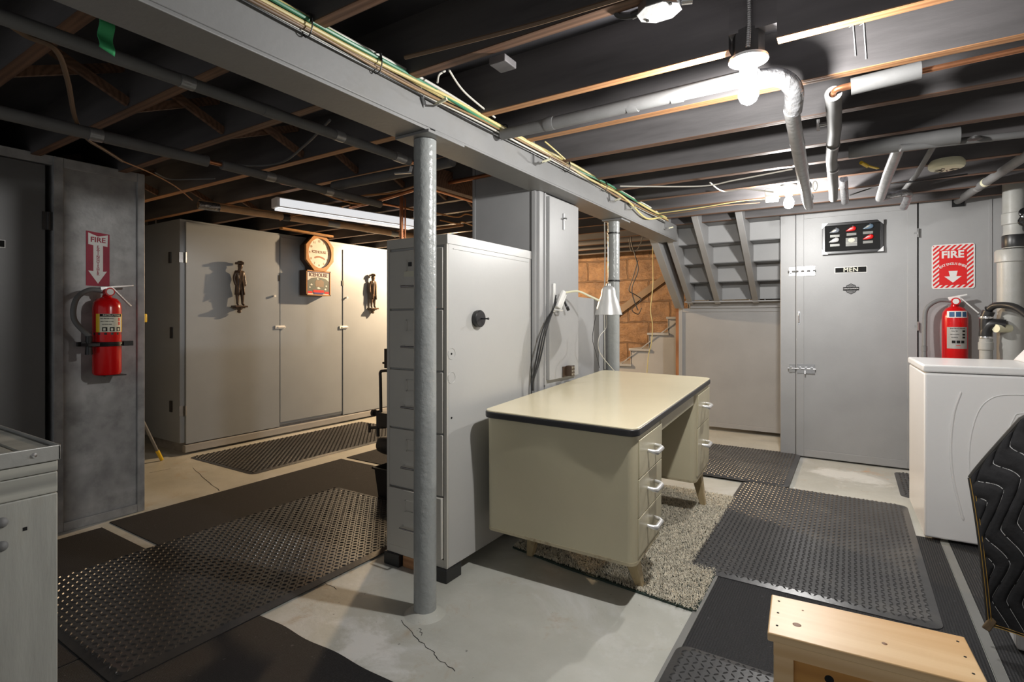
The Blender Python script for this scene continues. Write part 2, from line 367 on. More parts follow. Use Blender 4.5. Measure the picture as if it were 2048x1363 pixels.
# closet on the left: side with framed board panel, and its door
ob('wall_left', B(-6.35, -3.775, 1.13, 1.585, 0, 2.115), M_grey_dk, kind='structure', bev=.002)
cl = MB(); cl.box(-3.775, -3.755, 1.13, 1.175, 0, 2.115); cl.box(-3.775, -3.755, 1.545, 1.585, 0, 2.115)
cl.box(-3.775, -3.757, 1.175, 1.545, 2.06, 2.115); cl.box(-3.775, -3.757, 1.175, 1.545, 0, .05)
ob('trim_1', cl, M_grey_dk, kind='structure', bev=.003)
d2 = ob('door_2', B(-3.81, -3.775, .25, 1.10, .02, 2.06), M_grey_dd, kind='structure', bev=.003)
hm = MB(); hm.tube([(-3.770, 1.112, 1.70), (-3.770, 1.112, 1.80)], .009); hm.box(-3.775, -3.770, 1.085, 1.13, 1.70, 1.80)
ob('hinge', hm, M_iron, d2)
ob('wall_closet', B(-6.35, -3.79, -1.5, .22, 0, 2.115), M_grey_dk, kind='structure')
ob('trim_2', B(-3.80, -3.765, -1.5, 1.13, 2.065, 2.115), M_grey_dk, kind='structure')
# wall with the door
YD = 5.28
ob('wall_door_side', MB().box(.452, 1.75, YD, YD + .08, 0, 2.20).box(-.53, .452, YD + .03, YD + .08, 0, 2.28), M_grey, kind='structure', bev=.003)
ob('trim_3', B(-.53, -.409, YD - .01, YD + .16, .0, 2.25), M_grey, kind='structure', bev=.004)
tr = MB(); tr.box(.872, .888, YD - .006, YD, 0, 2.2); ob('trim_4', tr, M_grey, kind='structure')
dr = ob('door_1', B(-.405, .441, YD - .012, YD + .028, .015, 2.135), M_grey, kind='structure', bev=.004)
fr = MB()
for a in ((-.405, -.345, .015, 2.135), (.38, .441, .015, 2.135), (-.345, .38, 2.075, 2.135), (-.345, .38, .015, .075)):
    fr.box(a[0], a[1], YD - .018, YD - .012, a[2], a[3])
ob('door_frame_board', fr, M_grey, dr, bev=.002)
hd = MB(); hd.tube([(-.383, YD - .012, 1.26), (-.383, YD - .04, 1.255), (-.383, YD - .04, 1.18), (-.383, YD - .012, 1.175)], .006)
hd.box(-.392, -.374, YD - .02, YD - .016, 1.16, 1.275)
ob('handle', hd, M_chrome, dr, label='slim chrome pull handle', sm=True)
for zb in (1.622, .775):
    lt = MB(); lt.box(-.398, -.262, YD - .024, YD - .019, zb - .040, zb + .040); lt.box(-.46, -.412, YD - .016, YD - .011, zb - .036, zb + .036)
    lt.tube([(-.468, YD - .03, zb), (-.255, YD - .03, zb)], .008)
    for xx in (-.375, -.33, -.285, -.445): lt.box(xx - .009, xx + .009, YD - .042, YD - .018, zb - .014, zb + .014)
    for xx in (-.385, -.28, -.33):
        for s in (-1, 1): lt.lathe([(.004, 0), (.003, -.004)], (xx, YD - .024, zb + s * .032), 'y', 8)
    if zb < 1: lt.tube([(-.335, YD - .03, zb), (-.335, YD - .04, zb - .045)], .005)
    ob('slide_bolt', lt, M_chrome, dr, label='chrome barrel bolt', bev=0)
for zb in (1.885, 1.15):
    hg = MB(); hg.tube([(.447, YD - .022, zb - .035), (.447, YD - .022, zb + .035)], .006); hg.box(.42, .447, YD - .02, YD - .018, zb - .008, zb + .008); 
    ob('hinge', hg, M_steel, dr)
# recessed panel under the stairs
YR = 6.05
ob('wall_recess', B(-1.63, -.53, YR, YR + .05, .04, 1.325), M_grey, kind='structure', bev=.003)
t5 = MB(); t5.box(-1.63, -1.59, YR - .012, YR, .04, 1.325); t5.box(-1.59, -.53, YR - .01, YR, 1.285, 1.325); t5.box(-1.59, -.53, YR - .008, YR, .04, .085)
ob('trim_5', t5, M_grey, kind='structure', bev=.002)
ob('trim_6', B(-1.665, -1.632, YR - .005, YR + .07, 0, 1.33), wood('orange_lit_post', (.22, .085, .03), (.35, .15, .06), 2), kind='structure')  # warm light falling on the post edge is put into its wood colour
ob('wall_stair_end', B(-.53, -.45, YD + .08, 7.3, 0, 2.31), M_grey, kind='structure')

# ================================================================== steel beam, columns
bm_ = thing('ceiling_beam', (-1.485, 2.0, 1.945), 'long grey painted beam running across the ceiling on two posts', 'beam')
ob('web', B(-1.565, -1.400, -1.4, 5.12, 1.957, 2.098), M_beam, bm_, bev=.003)
ob('flange', MB().box(-1.572, -1.402, -1.4, 1.60, 1.945, 1.957).box(-1.572, -1.394, 1.62, 5.12, 1.945, 1.955), M_beam, bm_, bev=.002)
c1 = thing('steel_column', (-1.47, 1.645, 0), 'thick grey painted steel post standing in front of the tall filing cabinet', 'post')
xs = (-1.47, 1.645)
def wob(z): return xs
ob('shaft', MB().lathe([(.046, .0), (.046, .5), (.0455, 1.2), (.046, 1.93)], (xs[0], xs[1], 0), 'z', 40), M_col, c1, sm=True)
ob('top_plate', B(-1.565, -1.385, 1.57, 1.80, 1.932, 1.944), M_beam, c1, bev=.002)
ob('footing', MB().lathe([(.085, 0), (.07, .008), (.05, .018), (.046, .02)], (xs[0], xs[1], 0), 'z', 30), M_floor, c1, sm=True)
c2 = thing('steel_column', (-1.50, 3.77, 0), 'slimmer grey post behind the desk, banded with black ties', 'post')
ob('shaft', MB().lathe([(.044, 0), (.044, 1.932)], (-1.50, 3.77, 0), 'z', 32), M_col, c2, sm=True)
ob('top_plate', B(-1.565, -1.41, 3.70, 3.88, 1.932, 1.944), M_beam, c2, bev=.002)
for zz in (1.845, 1.49): ob('cable_tie', MB().lathe([(.046, -.006), (.0475, -.004), (.0475, .004), (.046, .006)], (-1.50, 3.77, zz), 'z', 28), M_black, c2)
# wire at side of the far column
tag(ob('electrical_cable', MB().bez([(-1.56, 3.74, 1.93), (-1.552, 3.73, 1.7), (-1.556, 3.73, 1.3), (-1.552, 3.73, .83)], .005), M_wwire, sm=True),
    'pale cable running down the left side of the far post', 'cable')
# angle hooks nailed on the beam
for k, (px, py, nm) in enumerate([(836, 195, 'bent steel hook tilted on the beam above the near post'), (1066, 315, 'small steel hook on the beam above the narrow cupboard'),
                           (1218, 395, 'steel hook on the beam just before the far post, touched by cables'), (1250, 412, 'steel hook on the beam under the drooping yellow cable'), (1328, 452, 'last steel hook at the far end of the beam')]):
    p = at(px, py, x=-1.398); s = .8 if k > 1 else 1
    h = MB()
    if k == 0: h.bar((-1.392, p.y + .0, p.z + .045), (-1.392, p.y + .03, p.z - .02), .004, .016, (1, 0, 0)); e = Vector((-1.39, p.y + .032, p.z - .022))
    else: h.bar((-1.396, p.y, p.z + .04 * s), (-1.396, p.y, p.z - .03 * s), .004, .014, (1, 0, 0)); e = Vector((-1.395, p.y, p.z - .03 * s))
    h.tube([e, e + Vector((.03, .012, -.004)), e + Vector((.085 * s, .02, .012))], .0045)
    h.cur = 1; h.tube([e + Vector((.045 * s, .015, .003)), e + Vector((.09 * s, .021, .0135))], .0065)
    tag(ob('coat_hook', h, [M_steel, M_cream], sm=True), nm, 'hook')

# ================================================================== joists
JY = [(.24, 'first ceiling joist, nearest the camera overhead'), (.65, 'second ceiling joist, just above the camera'),
      (1.055, 'ceiling joist crossing over the near end of the cable bundle'), (1.463, 'ceiling joist carrying the round metal junction box'),
      (1.912, None), (2.304, 'ceiling joist right behind the near bulb, with chalk marks'), (2.71, 'ceiling joist one bay beyond the near bulb'),
      (3.17, 'ceiling joist crossing above the far filing cabinet edge and insulated pipe'), (3.52, 'ceiling joist just before the far post'),
      (3.93, 'ceiling joist beside the far bulb and smoke detector'), (4.33, 'ceiling joist just beyond the far bulb'),
      (4.73, 'ceiling joist one bay before the door'), (5.12, 'ceiling joist directly in front of the door'),
      (5.53, 'ceiling joist above the top stair treads'), (5.93, 'ceiling joist above the recessed panel'), (6.35, 'ceiling joist over the stair foot'), (6.8, 'last ceiling joist at the stone wall')]
joists = []
def joist(x0, x1, y, label, mbot):
    m = MB(); w2 = .0215
    m.box(x0, x1, y - w2, y + w2, 2.102, 2.31)
    m.cur = 1; m.box(x0, x1, y - w2 - .0006, y + w2 + .0006, 2.100, 2.103)
    o = tag(ob('ceiling_joist', m, [M_jside, mbot], org=(0, y, 2.1)), label, 'joist', 'joists under the floor above'); joists.append(o); return o
jmap = {}
for y, lab in JY:
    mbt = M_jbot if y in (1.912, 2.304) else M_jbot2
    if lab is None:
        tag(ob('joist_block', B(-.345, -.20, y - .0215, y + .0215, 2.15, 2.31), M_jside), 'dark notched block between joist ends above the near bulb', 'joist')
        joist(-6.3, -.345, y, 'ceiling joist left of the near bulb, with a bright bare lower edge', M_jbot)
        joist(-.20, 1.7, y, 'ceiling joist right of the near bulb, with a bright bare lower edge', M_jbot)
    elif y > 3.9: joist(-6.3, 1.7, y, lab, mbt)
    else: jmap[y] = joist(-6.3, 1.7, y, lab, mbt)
ck = MB()
for px, py0, py1 in ((1706, 50, 112), (1727, 46, 118)):
    a = at(px, py0, y=2.279); b = at(px + 5, py1, y=2.279); ck.bar(a, b, .003, .0012, Y)
    ck.bar(at(px - 8, py0 + 5, y=2.279), a, .002, .0012, Y)
ob('chalk_mark', ck, M_thread, jmap[2.304], label='two white chalk strokes')
# diagonal bridging in the left bay
BR = []
for xb, nm in ((-4.3, 'left'), (-2.62, 'right')):
    for i, (ya, yb) in enumerate([(.65, 1.055), (1.055, 1.463), (1.463, 1.912), (1.912, 2.304), (2.304, 2.71), (2.71, 3.17), (3.17, 3.52), (3.52, 3.93), (3.93, 4.33), (4.33, 4.73)]):
        br = thing('cross_bridging', (xb, (ya + yb) / 2, 2.12), 'crossed wooden struts between two dark joists, %s row over the storage side' % ('outer' if nm == 'left' else 'inner'), 'wood strut', 'joist bridging, %s row' % ('outer' if nm == 'left' else 'inner'))
        ob('strut', MB().bar((xb - .022, ya + .022, 2.125), (xb - .022, yb - .022, 2.285), .036, .02, X), M_jbot2, br)
        ob('strut', MB().bar((xb + .022, ya + .022, 2.285), (xb + .022, yb - .022, 2.125), .036, .02, X), M_jbot2, br)
# small blocks
tag(ob('wood_block', B(-1.05, -.985, 1.50, 1.575, 2.075, 2.10), M_jside, bev=.003), 'small dark wooden block under the joist left of the junction box', 'wood block')

# ================================================================== lamps (the fittings)
def bulb_fit(c, label, r=.062, emis=M_bulb):
    t = thing('lamp_holder', (c[0], c[1], c[2]), label, 'light fixture')
    ztop = 2.10
    zd = c[2] + .115
    ob('base_plate', MB().lathe([(r, zd - .004), (r, zd + .003), (r * .98, zd + .006), (.03, zd + .012)], (c[0], c[1], 0), 'z', 36), M_porc, t, sm=True)
    ob('outlet_box', MB().lathe([(.05, zd + .006), (.05, ztop + .06)], (c[0], c[1], 0), 'z', 8), M_iron, t)
    ob('socket', MB().lathe([(.03, zd), (.028, zd - .035), (.025, zd - .04), (.022, zd - .062)], (c[0], c[1], 0), 'z', 24), M_porc, t, sm=True)
    ob('bulb', MB().lathe([(.013, zd - .06), (.017, zd - .07), (.028, zd - .09), (.033, zd - .108), (.032, zd - .122), (.024, zd - .139), (.010, zd - .148), (.001, zd - .1495)], (c[0], c[1], 0), 'z', 24), emis, t, label='lit white bulb', sm=True)
    return t
bulb_fit(BULB_A, 'porcelain bulb holder with a round white plate and lit bulb, nearest the camera')
bulb_fit(BULB_B, 'porcelain bulb holder with lit bulb in front of the door', .05)
bulb_fit(BULB_W, 'warm lit bulb holder hidden behind the tall filing cabinet', .05, M_bulbw)
# armoured conduit above the near lamp
cd = []
for i in range(90):
    t = i / 89; z = 2.085 + t * .215
    cd.append((-.283 + .004 * math.sin(t * 3), 1.872, z))
tag(ob('metal_conduit', MB().tube(cd, [.0075 if i % 3 else .0058 for i in range(90)], 12), M_steel, sm=True), 'flexible ribbed metal conduit above the near bulb', 'conduit')
# junction box
p = at(1318, 22, z=2.075)
jb = thing('junction_box', (p.x, p.y, 2.07), 'octagonal metal junction box cover on the ceiling near the top edge', 'junction box')
oc = [(.058 * math.cos(a) * 1.1, .052 * math.sin(a)) for a in [PI / 8 + k * PI / 4 for k in range(8)]]
ob('box', MB().prism([(a * .93, b * .93) for a, b in oc], (p.x, p.y, 2.07), X, Y, Z, .003, .045), M_steel, jb)
ob('cover_plate', MB().prism(oc, (p.x, p.y, 2.07), X, Y, Z, 0, .003), paint('galvanised_plate', (.55, .55, .55), .4, .1, 20, .05, 60), jb, bev=.001)
for a, b in ((-.04, .02), (.04, -.028)): ob('screw', MB().lathe([(.005, -.003), (.005, .003)], (p.x + a, p.y + b, 2.07), 'z', 10), M_iron, jb)
ob('connector', MB().tube([(p.x + .058, p.y + .02, 2.095), (p.x + .085, p.y + .03, 2.095)], .011), M_chrome, jb, sm=True)
ob('connector', MB().tube([(p.x - .05, p.y + .0, 2.09), (p.x - .08, p.y + .005, 2.09)], .012), M_iron, jb, sm=True)
tag(ob('electrical_cable', MB().bez([(p.x - .08, p.y + .005, 2.09), (p.x - .12, p.y - .005, 2.10), (p.x - .13, p.y - .03, 2.14), (p.x - .13, p.y - .06, 2.24)], .010), M_black, sm=True), 'thick black cable curling up from the octagonal junction box', 'cable')
tag(ob('electrical_cable', MB().bez([at(810, 115, z=2.095) + Vector((0, 0, 0)), at(940, 82, z=2.09), at(1080, 45, z=2.09), at(1230, 0, z=2.09), at(1330, -30, z=2.09)], .007), M_bwire, sm=True), 'brown cable strung beside the dark joist near the top edge', 'cable')
# fluorescent fixture
fa = Vector((-3.49, 2.30, 2.04)); fb = Vector((-3.24, 3.47, 2.04))
fl = thing('fluorescent_fixture', (-3.37, 2.88, 2.0), 'white fluorescent batten light hanging under the joists before the storage cabinets', 'light fixture')
ob('housing', MB().bar(fa, fb, .10, .07), M_white, fl, bev=.004)
ob('diffuser', MB().bar(fa + Vector((.004, .02, -.043)), fb + Vector((-.004, -.02, -.043)), .085, .012), M_tube, fl, bev=.003)
ob('diffuser', MB().bar(fa + Vector((.055, .012, 0)), fb + Vector((.047, -.03, 0)), .008, .055), M_tube, fl, bev=.003)
# smoke detector
p = at(1893, 334, z=2.06)
sdm = thing('smoke_detector', (p.x, p.y, 2.03), 'round cream smoke detector under the joists right of the pipes', 'smoke detector')
ob('body', MB().lathe([(.02, 2.048), (.055, 2.046), (.078, 2.053), (.084, 2.064), (.084, 2.082), (.072, 2.10)], (p.x, p.y, 0), 'z', 36), M_cream, sdm, sm=True)
vm_ = MB()
for k in range(7): vm_.bar((p.x + .022 * math.cos(k * .7) , p.y + .022 * math.sin(k * .7), 2.046), (p.x + .055 * math.cos(k * .7), p.y + .055 * math.sin(k * .7), 2.0455), .004, .004)
ob('vent', vm_, M_black, sdm)

# ================================================================== pipes
def pipe(label, pts, r, mat, bands=(), parts=(), n=1, name='insulated_pipe', cat='pipe', elbow=None):
    """bands: list of (t0,t1,mat,scale) along first segment polyline by length fraction"""
    P = [Vector(q) for q in pts]; L = [0]
    for i in range(len(P) - 1): L.append(L[-1] + (P[i + 1] - P[i]).length)
    def pt(t):
        s = t * L[-1]
        for i in range(len(P) - 1):
            if s <= L[i + 1] + 1e-9: return P[i].lerp(P[i + 1], (s - L[i]) / max(L[i + 1] - L[i], 1e-9))
        return P[-1]
    t = thing(name, tuple(P[0]), label, cat)
    N_ = 40 if len(P) > 2 else 14
    ob('tube', MB().tube([pt(k / N_) for k in range(N_ + 1)] if len(P) == 2 else P, [r * (1 + .03 * math.sin(k * 2.3)) for k in range(N_ + 1)] if len(P) == 2 else r, 18), mat, t, sm=True)
    for a, b, m_, sc in bands:
        ob('tape_band', MB().tube([pt(a), pt((a + b) / 2), pt(b)], [r * sc, r * sc * 1.02, r * sc], 18), m_, t, sm=True)
    return t
pipe('long charcoal foam pipe running beside the beam on the left', [(-1.90, -.3, 2.0), (-1.88, 1.985, 2.0)], .0215, M_foamd,
     [(.525, .545, M_tape, 1.06), (.655, .68, M_foamd, 1.08), (.80, .82, M_tape, 1.06), (.955, .985, M_tape, 1.08)])
tag(ob('copper_pipe', MB().tube([(-1.88, 1.985, 2.0), (-1.875, 2.10, 2.0)], .009), M_copper, sm=True), 'short bare copper stub at the end of the charcoal pipe beside the beam', 'pipe')
tag(ob('shutoff_valve', MB().tube([(-1.88, 2.0, 1.978), (-1.89, 2.0, 1.95)], .01).bar((-1.965, 1.97, 1.945), (-1.88, 2.0, 1.945), .016, .006), [M_steel], sm=True), 'small metal shut-off valve at the pipe end by the near post', 'valve')
pipe('charcoal foam pipe farther left, near end with one silver band', [(-2.80, -.2, 2.0), (-2.742, 1.44, 2.0)], .027, M_foamd, [(.70, .73, M_tape, 1.05)])
tag(ob('copper_pipe', MB().tube([(-2.742, 1.42, 2.0), (-2.742, 1.53, 2.0)], .011), M_copper, sm=True), 'bare copper gap between two charcoal foam pipes on the left', 'pipe')
pipe('charcoal foam pipe farther left, far end above the fluorescent light', [(-2.742, 1.51, 2.0), (-2.752, 2.62, 2.0)], .024, M_foamd, [(.22, .27, M_tape, 1.06), (.58, .63, M_tape, 1.06)])
pipe('tan painted heating pipe running above the storage cabinets', [(-4.05, 2.06, 2.045), (-3.86, 3.3, 2.05), (-3.70, 4.9, 2.05)], .026, M_pbrown, [(.0, .05, M_foil, 1.15), (.22, .24, M_iron, 1.12), (.36, .40, M_tape, 1.03), (.6, .63, M_tape, 1.03)])
tag(ob('copper_pipe', MB().tube([(-4.12, 2.1, 2.09), (-3.95, 3.3, 2.09), (-3.80, 4.9, 2.09)], .010), M_pbrown, sm=True), 'thin tan pipe running just above the thick tan pipe', 'pipe')
q = at(803, 430, y=2.88)
tag(ob('copper_pipe', MB().tube([(q.x, 2.88, .9), (q.x, 2.88, 2.12)], .014, 16), M_copper, sm=True), 'thicker of the two upright copper pipes behind the filing cabinet', 'pipe')
q = at(810.5, 430, y=2.90)
tag(ob('copper_pipe', MB().tube([(q.x, 2.90, .9), (q.x, 2.90, 2.10)], .006, 12), M_copper, sm=True), 'thinner of the two upright copper pipes behind the filing cabinet', 'pipe')
pipe('charcoal foam pipe crossing behind the near post under the joists', [at(668, 372, z=2.06), at(840, 338, z=2.06), at(905, 322, z=2.06)], .03, M_foamd)
tag(ob('copper_pipe', MB().tube([at(700, 415, z=2.06), at(745, 405, z=2.06), at(826, 380, z=2.07), at(1000, 345, z=2.08)], .012), M_copper, sm=True), 'bare copper pipe joining the upright pair behind the near post', 'pipe')
tag(ob('copper_pipe', MB().tube([at(560, 365, z=2.08), at(740, 402, z=2.08), at(860, 425, z=2.08)], .009), M_copper, sm=True), 'thin reddish copper pipe beside the far charcoal pipe', 'pipe')
tag(ob('copper_pipe', MB().tube([at(860, 376, z=2.08), at(985, 415, z=2.08)], .011), M_copper, sm=True), 'orange copper pipe seen right of the near post, below the beam', 'pipe')
tb = MB(); a = at(860, 352, z=2.09); b = at(955, 382, z=2.09); tb.bar(a, b, .06, .12)
tag(ob('timber_brace', tb, M_jbot2, bev=.003), 'thick rough timber right of the near post under the joists', 'timber')
tag(ob('timber_brace', MB().bar(at(868, 458, z=2.07), at(925, 450, z=2.07), .03, .02), M_jbot, bev=.002), 'small pale orange lath lit up beside the near post', 'timber')
tag(ob('timber_brace', MB().bar(at(562, 456, x=-4.62), at(664, 473, x=-4.62), .05, .02), paint('orange_lath', (.62, .30, .09), .5, .2, 12), bev=.002), 'orange wooden lath above the clock on the storage cabinet', 'timber')
rr_ = random.Random(3)
for k, (pa, pb) in enumerate([((640, 385), (830, 420)), ((700, 400), (830, 372)), ((745, 430), (830, 448)), ((880, 440), (948, 452)), ((870, 425), (945, 430)), ((560, 440), (700, 410))]):
    a = at(*pa, z=2.07); b = at(*pb, z=2.07); m1_ = a.lerp(b, .35) + Vector((rr_.uniform(-.1, .1), rr_.uniform(-.1, .1), -.02)); m2_ = a.lerp(b, .7) + Vector((rr_.uniform(-.1, .1), rr_.uniform(-.1, .1), .01))
    tag(ob('electrical_cable', MB().bez([a, m1_, m2_, b], .006), flat('amber_wire', (.55, .26, .09), .45), sm=True), 'thin amber wire %s' % ['from the far charcoal pipe toward the near post', 'crossing over the far charcoal pipe', 'just left of the near post under the joists', 'low right of the near post above the filing cabinet', 'second one right of the near post above the filing cabinet', 'above the fluorescent light'][k], 'wire')
# tan conduit at upper left and green rag
pth = [at(-20, 20, z=2.05), at(50, 70, z=2.05), at(110, 98, z=2.04), at(135, 160, z=2.03), at(150, 235, z=2.03), at(172, 275, z=2.04), at(210, 300, z=2.05), at(245, 322, z=2.06)]
tag(ob('electrical_cable', MB().bez(pth, .0085), M_bwire, sm=True), 'thick brown cable sagging down past the closet at upper left', 'cable')
tag(ob('electrical_cable', MB().bez([at(245, 322, z=2.06), at(300, 345, z=2.07), at(350, 372, z=2.06), at(385, 400, z=2.07)], .004), flat('copper_coloured_wire', (.45, .22, .10), .5), sm=True), 'thin copper coloured wire from the brown cable to the tan pipe', 'wire')
tag(ob('electrical_cable', MB().bez([at(310, 345, z=2.09), at(340, 358, z=2.09), at(390, 358, z=2.09), at(430, 357, z=2.09)], .004), M_foam, sm=True), 'thin grey wire looping left of the tan pipe', 'wire')
tag(ob('electrical_cable', MB().bez([at(330, 310, z=2.12), at(480, 330, z=2.1), at(560, 325, z=2.1), at(610, 290, z=2.1), at(660, 240, z=2.12)], .006), M_foamd, sm=True), 'dark cable looping between the two charcoal pipes', 'cable')
rg = MB(); a = at(213, 60, z=2.0)
rg.tube([(a.x, a.y, a.z + .03), (a.x, a.y, 2.11)], .0015, 5); rg.grid(lambda u, v: (a.x + .008 * math.sin(v * 9) , a.y - .018 + .036 * u, a.z + .03 - .085 * v - .012 * u * v), 6, 10)
ro = ob('cloth_scrap', rg, M_green, sm=True); tag(ro, 'green cloth scrap hanging over the charcoal pipe by the beam', 'cloth'); ro.modifiers.new('s', 'SOLIDIFY').thickness = .003
# right-hand pipes
def foam_end(c, d, r, parent):
    pass
pA = thing('insulated_pipe', (-.4, 2.05, 2.06), 'grey foam pipe coming from the beam and bending at the near bulb', 'pipe')
ob('tube', MB().tube([(-1.36, 2.05, 2.055), (-1.1, 2.05, 2.055), (-.75, 2.048, 2.057), (-.28, 2.045, 2.06)], [.024, .027, .0275, .0285], 20), M_foam, pA, sm=True)
for xx in (-1.11, -.735, -.56): ob('tape_band', MB().tube([(xx - .022, 2.05, 2.056), (xx, 2.05, 2.057), (xx + .022, 2.05, 2.056)], [.0285, .030, .0285], 20), M_foam, pA, sm=True)
pB = thing('insulated_pipe', (-.2, 2.6, 1.97), 'silver taped pipe running from the near bulb to the far bulb', 'pipe')
ob('elbow', MB().bez([(-.28, 2.06, 2.055), (-.21, 2.10, 2.055), (-.175, 2.17, 2.03), (-.185, 2.26, 1.985)], [.032] * 31, 18), M_foil, pB, label='crumpled silver foil elbow', sm=True)
ob('tube', MB().tube([(-.188, 2.24, 1.985), (-.198, 2.7, 1.955), (-.21, 3.2, 1.93), (-.222, 3.72, 1.92), (-.225, 3.86, 1.92)], [.027, .0285, .027, .028, .026], 20), M_tape, pB, sm=True)
for t in (.25, .48, .72, .9): 
    yy = 2.25 + 1.55 * t; zz = 1.985 - .06 * t; ob('tape_band', MB().tube([(-.19 - .03 * t, yy - .01, zz), (-.19 - .03 * t, yy + .01, zz)], .0295, 18), M_tape, pB, sm=True)
pC = thing('insulated_pipe', (-.05, 2.3, 2.03), 'grey foam pipe with open cut end and copper elbow, right of the near bulb', 'pipe')
ring = MB(); seg = 24; c0 = Vector((-.055, 2.285, 2.03))
ob('tube', MB().tube([(-.055, 2.30, 2.03), (-.06, 2.7, 2.03), (-.085, 3.2, 2.03), (-.09, 3.75, 2.02), (-.098, 4.1, 2.0)], [.028, .027, .0265, .026, .025], 20), M_foam, pC, sm=True)
ob('foam_ring', MB().lathe([(.014, 0), (.0285, 0), (.0285, .03), (.014, .03), (.014, 0)], (-.055, 2.283, 2.03), 'y', 24, cap=False), M_foam, pC, sm=True)
for t, rr in ((.35, .029), (.6, .0285), (.85, .0275)): yy = 2.3 + 1.8 * t; ob('tape_band', MB().tube([(-.057 - .04 * t, yy - .012, 2.03 - .01 * t), (-.057 - .04 * t, yy + .012, 2.03 - .01 * t)], rr, 18), M_tape, pC, sm=True)
ob('copper_elbow', MB().bez([(-.055, 2.33, 2.03), (-.052, 2.27, 2.032), (-.03, 2.255, 2.036), (.03, 2.26, 2.04)], .010, 12), M_copper, pC, label='bare copper elbow', sm=True)
pD = thing('insulated_pipe', (.12, 2.28, 2.04), 'short grey foam sleeve on a copper pipe at upper right', 'pipe')
ob('sleeve', MB().tube([(.0, 2.262, 2.035), (.2, 2.262, 2.045)], .029, 20), M_foam, pD, sm=True)
ob('copper_pipe', MB().tube([(-.03, 2.262, 2.035), (1.6, 2.262, 2.07)], .0095, 12), M_copper, pD, sm=True)
tag(ob('shutoff_valve', MB().tube([(-.115, 2.62, 2.03), (-.06, 2.62, 2.03)], .008).bar((-.118, 2.62, 2.005), (-.118, 2.62, 2.055), .004, .012), M_steel, sm=True), 'small valve with grey lever on the foam pipe right of the near bulb', 'valve')
a = at(1697, 302, z=2.03); b = at(1920, 270, z=2.03)
pE = pipe('wide charcoal foam pipe crossing at right toward the smoke detector', [a, b], .036, M_foamd)
pF = pipe('thin grey pipe continuing right beside the smoke detector', [at(1800, 296, z=2.0), at(2048, 268, z=2.02), at(2300, 240, z=2.04)], .016, M_foam)
tag(ob('shutoff_valve', MB().tube([at(1950, 275, z=2.03), at(1950, 275, z=2.0)], .012).lathe([(.012, -.006), (.026, -.004), (.026, .004), (.012, .006)], tuple(at(1950, 277, z=1.99)), 'z', 10), M_iron, sm=True), 'dark round valve wheel on the pipe above the smoke detector', 'valve')
pG = pipe('white taped pipe slanting down toward the door top', [(.195, 3.12, 2.03), (.17, 3.5, 1.985), (.155, 4.05, 1.965)], .026, M_tape)
ob('elbow', MB().bez([(.155, 4.04, 1.965), (.158, 4.12, 1.97), (.20, 4.16, 1.99), (.29, 4.17, 2.0), (.31, 4.25, 1.99), (.30, 4.45, 1.96)], .024, 14), M_foil, pG, label='silver foil wrapped bends', sm=True)
pH = pipe('grey foam pipe slanting down into the square hole in the wall', [(.69, 5.29, 2.11), (.80, 4.0, 2.095), (.86, 3.3, 2.09)], .027, M_foam, [(.25, .27, M_tape, 1.05), (.33, .35, M_cream, 1.04)])
tag(ob('wall_hole_frame', B(.655, .73, YD - .012, YD - .001, 2.065, 2.165), M_black), 'dark square hole around the slanting pipe in the wall', 'hole')
pI = pipe('silver capped pipe stub above the door beside the foam pipe', [(-.04, 4.1, 2.12), (-.038, 4.25, 2.06), (-.035, 4.42, 2.03)], .024, M_foil)
tag(ob('shutoff_valve', MB().tube([at(1722, 325, z=2.06), at(1735, 332, z=2.05)], .010, 10).bar(at(1733, 331, z=2.05), at(1756, 337, z=2.05), .016, .006), [M_yel], bev=.001), 'tiny valve with a yellow lever under the joists left of the slanting white pipe', 'valve')
tag(ob('metal_conduit', MB().tube([(.36, 3.45, 2.095), (.34, 4.1, 2.09), (.29, 4.7, 2.09)], .014, 12), M_foamd, sm=True), 'thin dark conduit running toward the door beside the smoke detector', 'conduit')
# fuzzy wire bits over the door
for k, (pts, m, lb) in enumerate([
    ([at(1240, 372, z=2.07), at(1400, 372, z=2.07), at(1470, 360, z=2.07), at(1585, 338, z=2.09)], M_wwire, 'white wire strung under the joists toward the far bulb'),
    ([at(1420, 365, z=2.08), at(1446, 382, z=2.08), at(1490, 378, z=2.07), at(1548, 384, z=2.03)], M_wwire, 'white wire drooping into the far bulb holder'),
    ([at(1312, 427, z=2.10), at(1400, 415, z=2.10), at(1480, 402, z=2.10), at(1560, 395, z=2.1)], M_ywire, 'cream cable along the joist over the stair panels'),
    ([at(1318, 430, z=2.08), at(1380, 422, z=2.08), at(1440, 412, z=2.09), at(1520, 405, z=2.1)], M_bwire, 'brown cable hanging just below the cream cable over the stair panels'),
    ([at(1700, 390, z=2.08), at(1760, 372, z=2.08), at(1850, 360, z=2.07), at(1935, 348, z=2.08)], M_black, 'black cable passing above the door toward the wall hole')]):
    tag(ob('electrical_cable', MB().bez(pts, .0045), m, sm=True), lb, 'cable')
tag(ob('switch_box', B(-.50, -.42, 4.02, 4.06, 2.01, 2.10), M_porc, bev=.004), 'small white electrical box beside the far bulb', 'electrical box')
lp = MB(); c = at(1630, 372, z=2.04); lp.tube([(c.x + .012 * math.cos(a), c.y, c.z + .03 * math.sin(a)) for a in [k * PI / 8 for k in range(17)]], .004)
tag(ob('electrical_cable', lp, M_wwire, sm=True), 'small white loop of wire beside the foam pipe', 'cable')

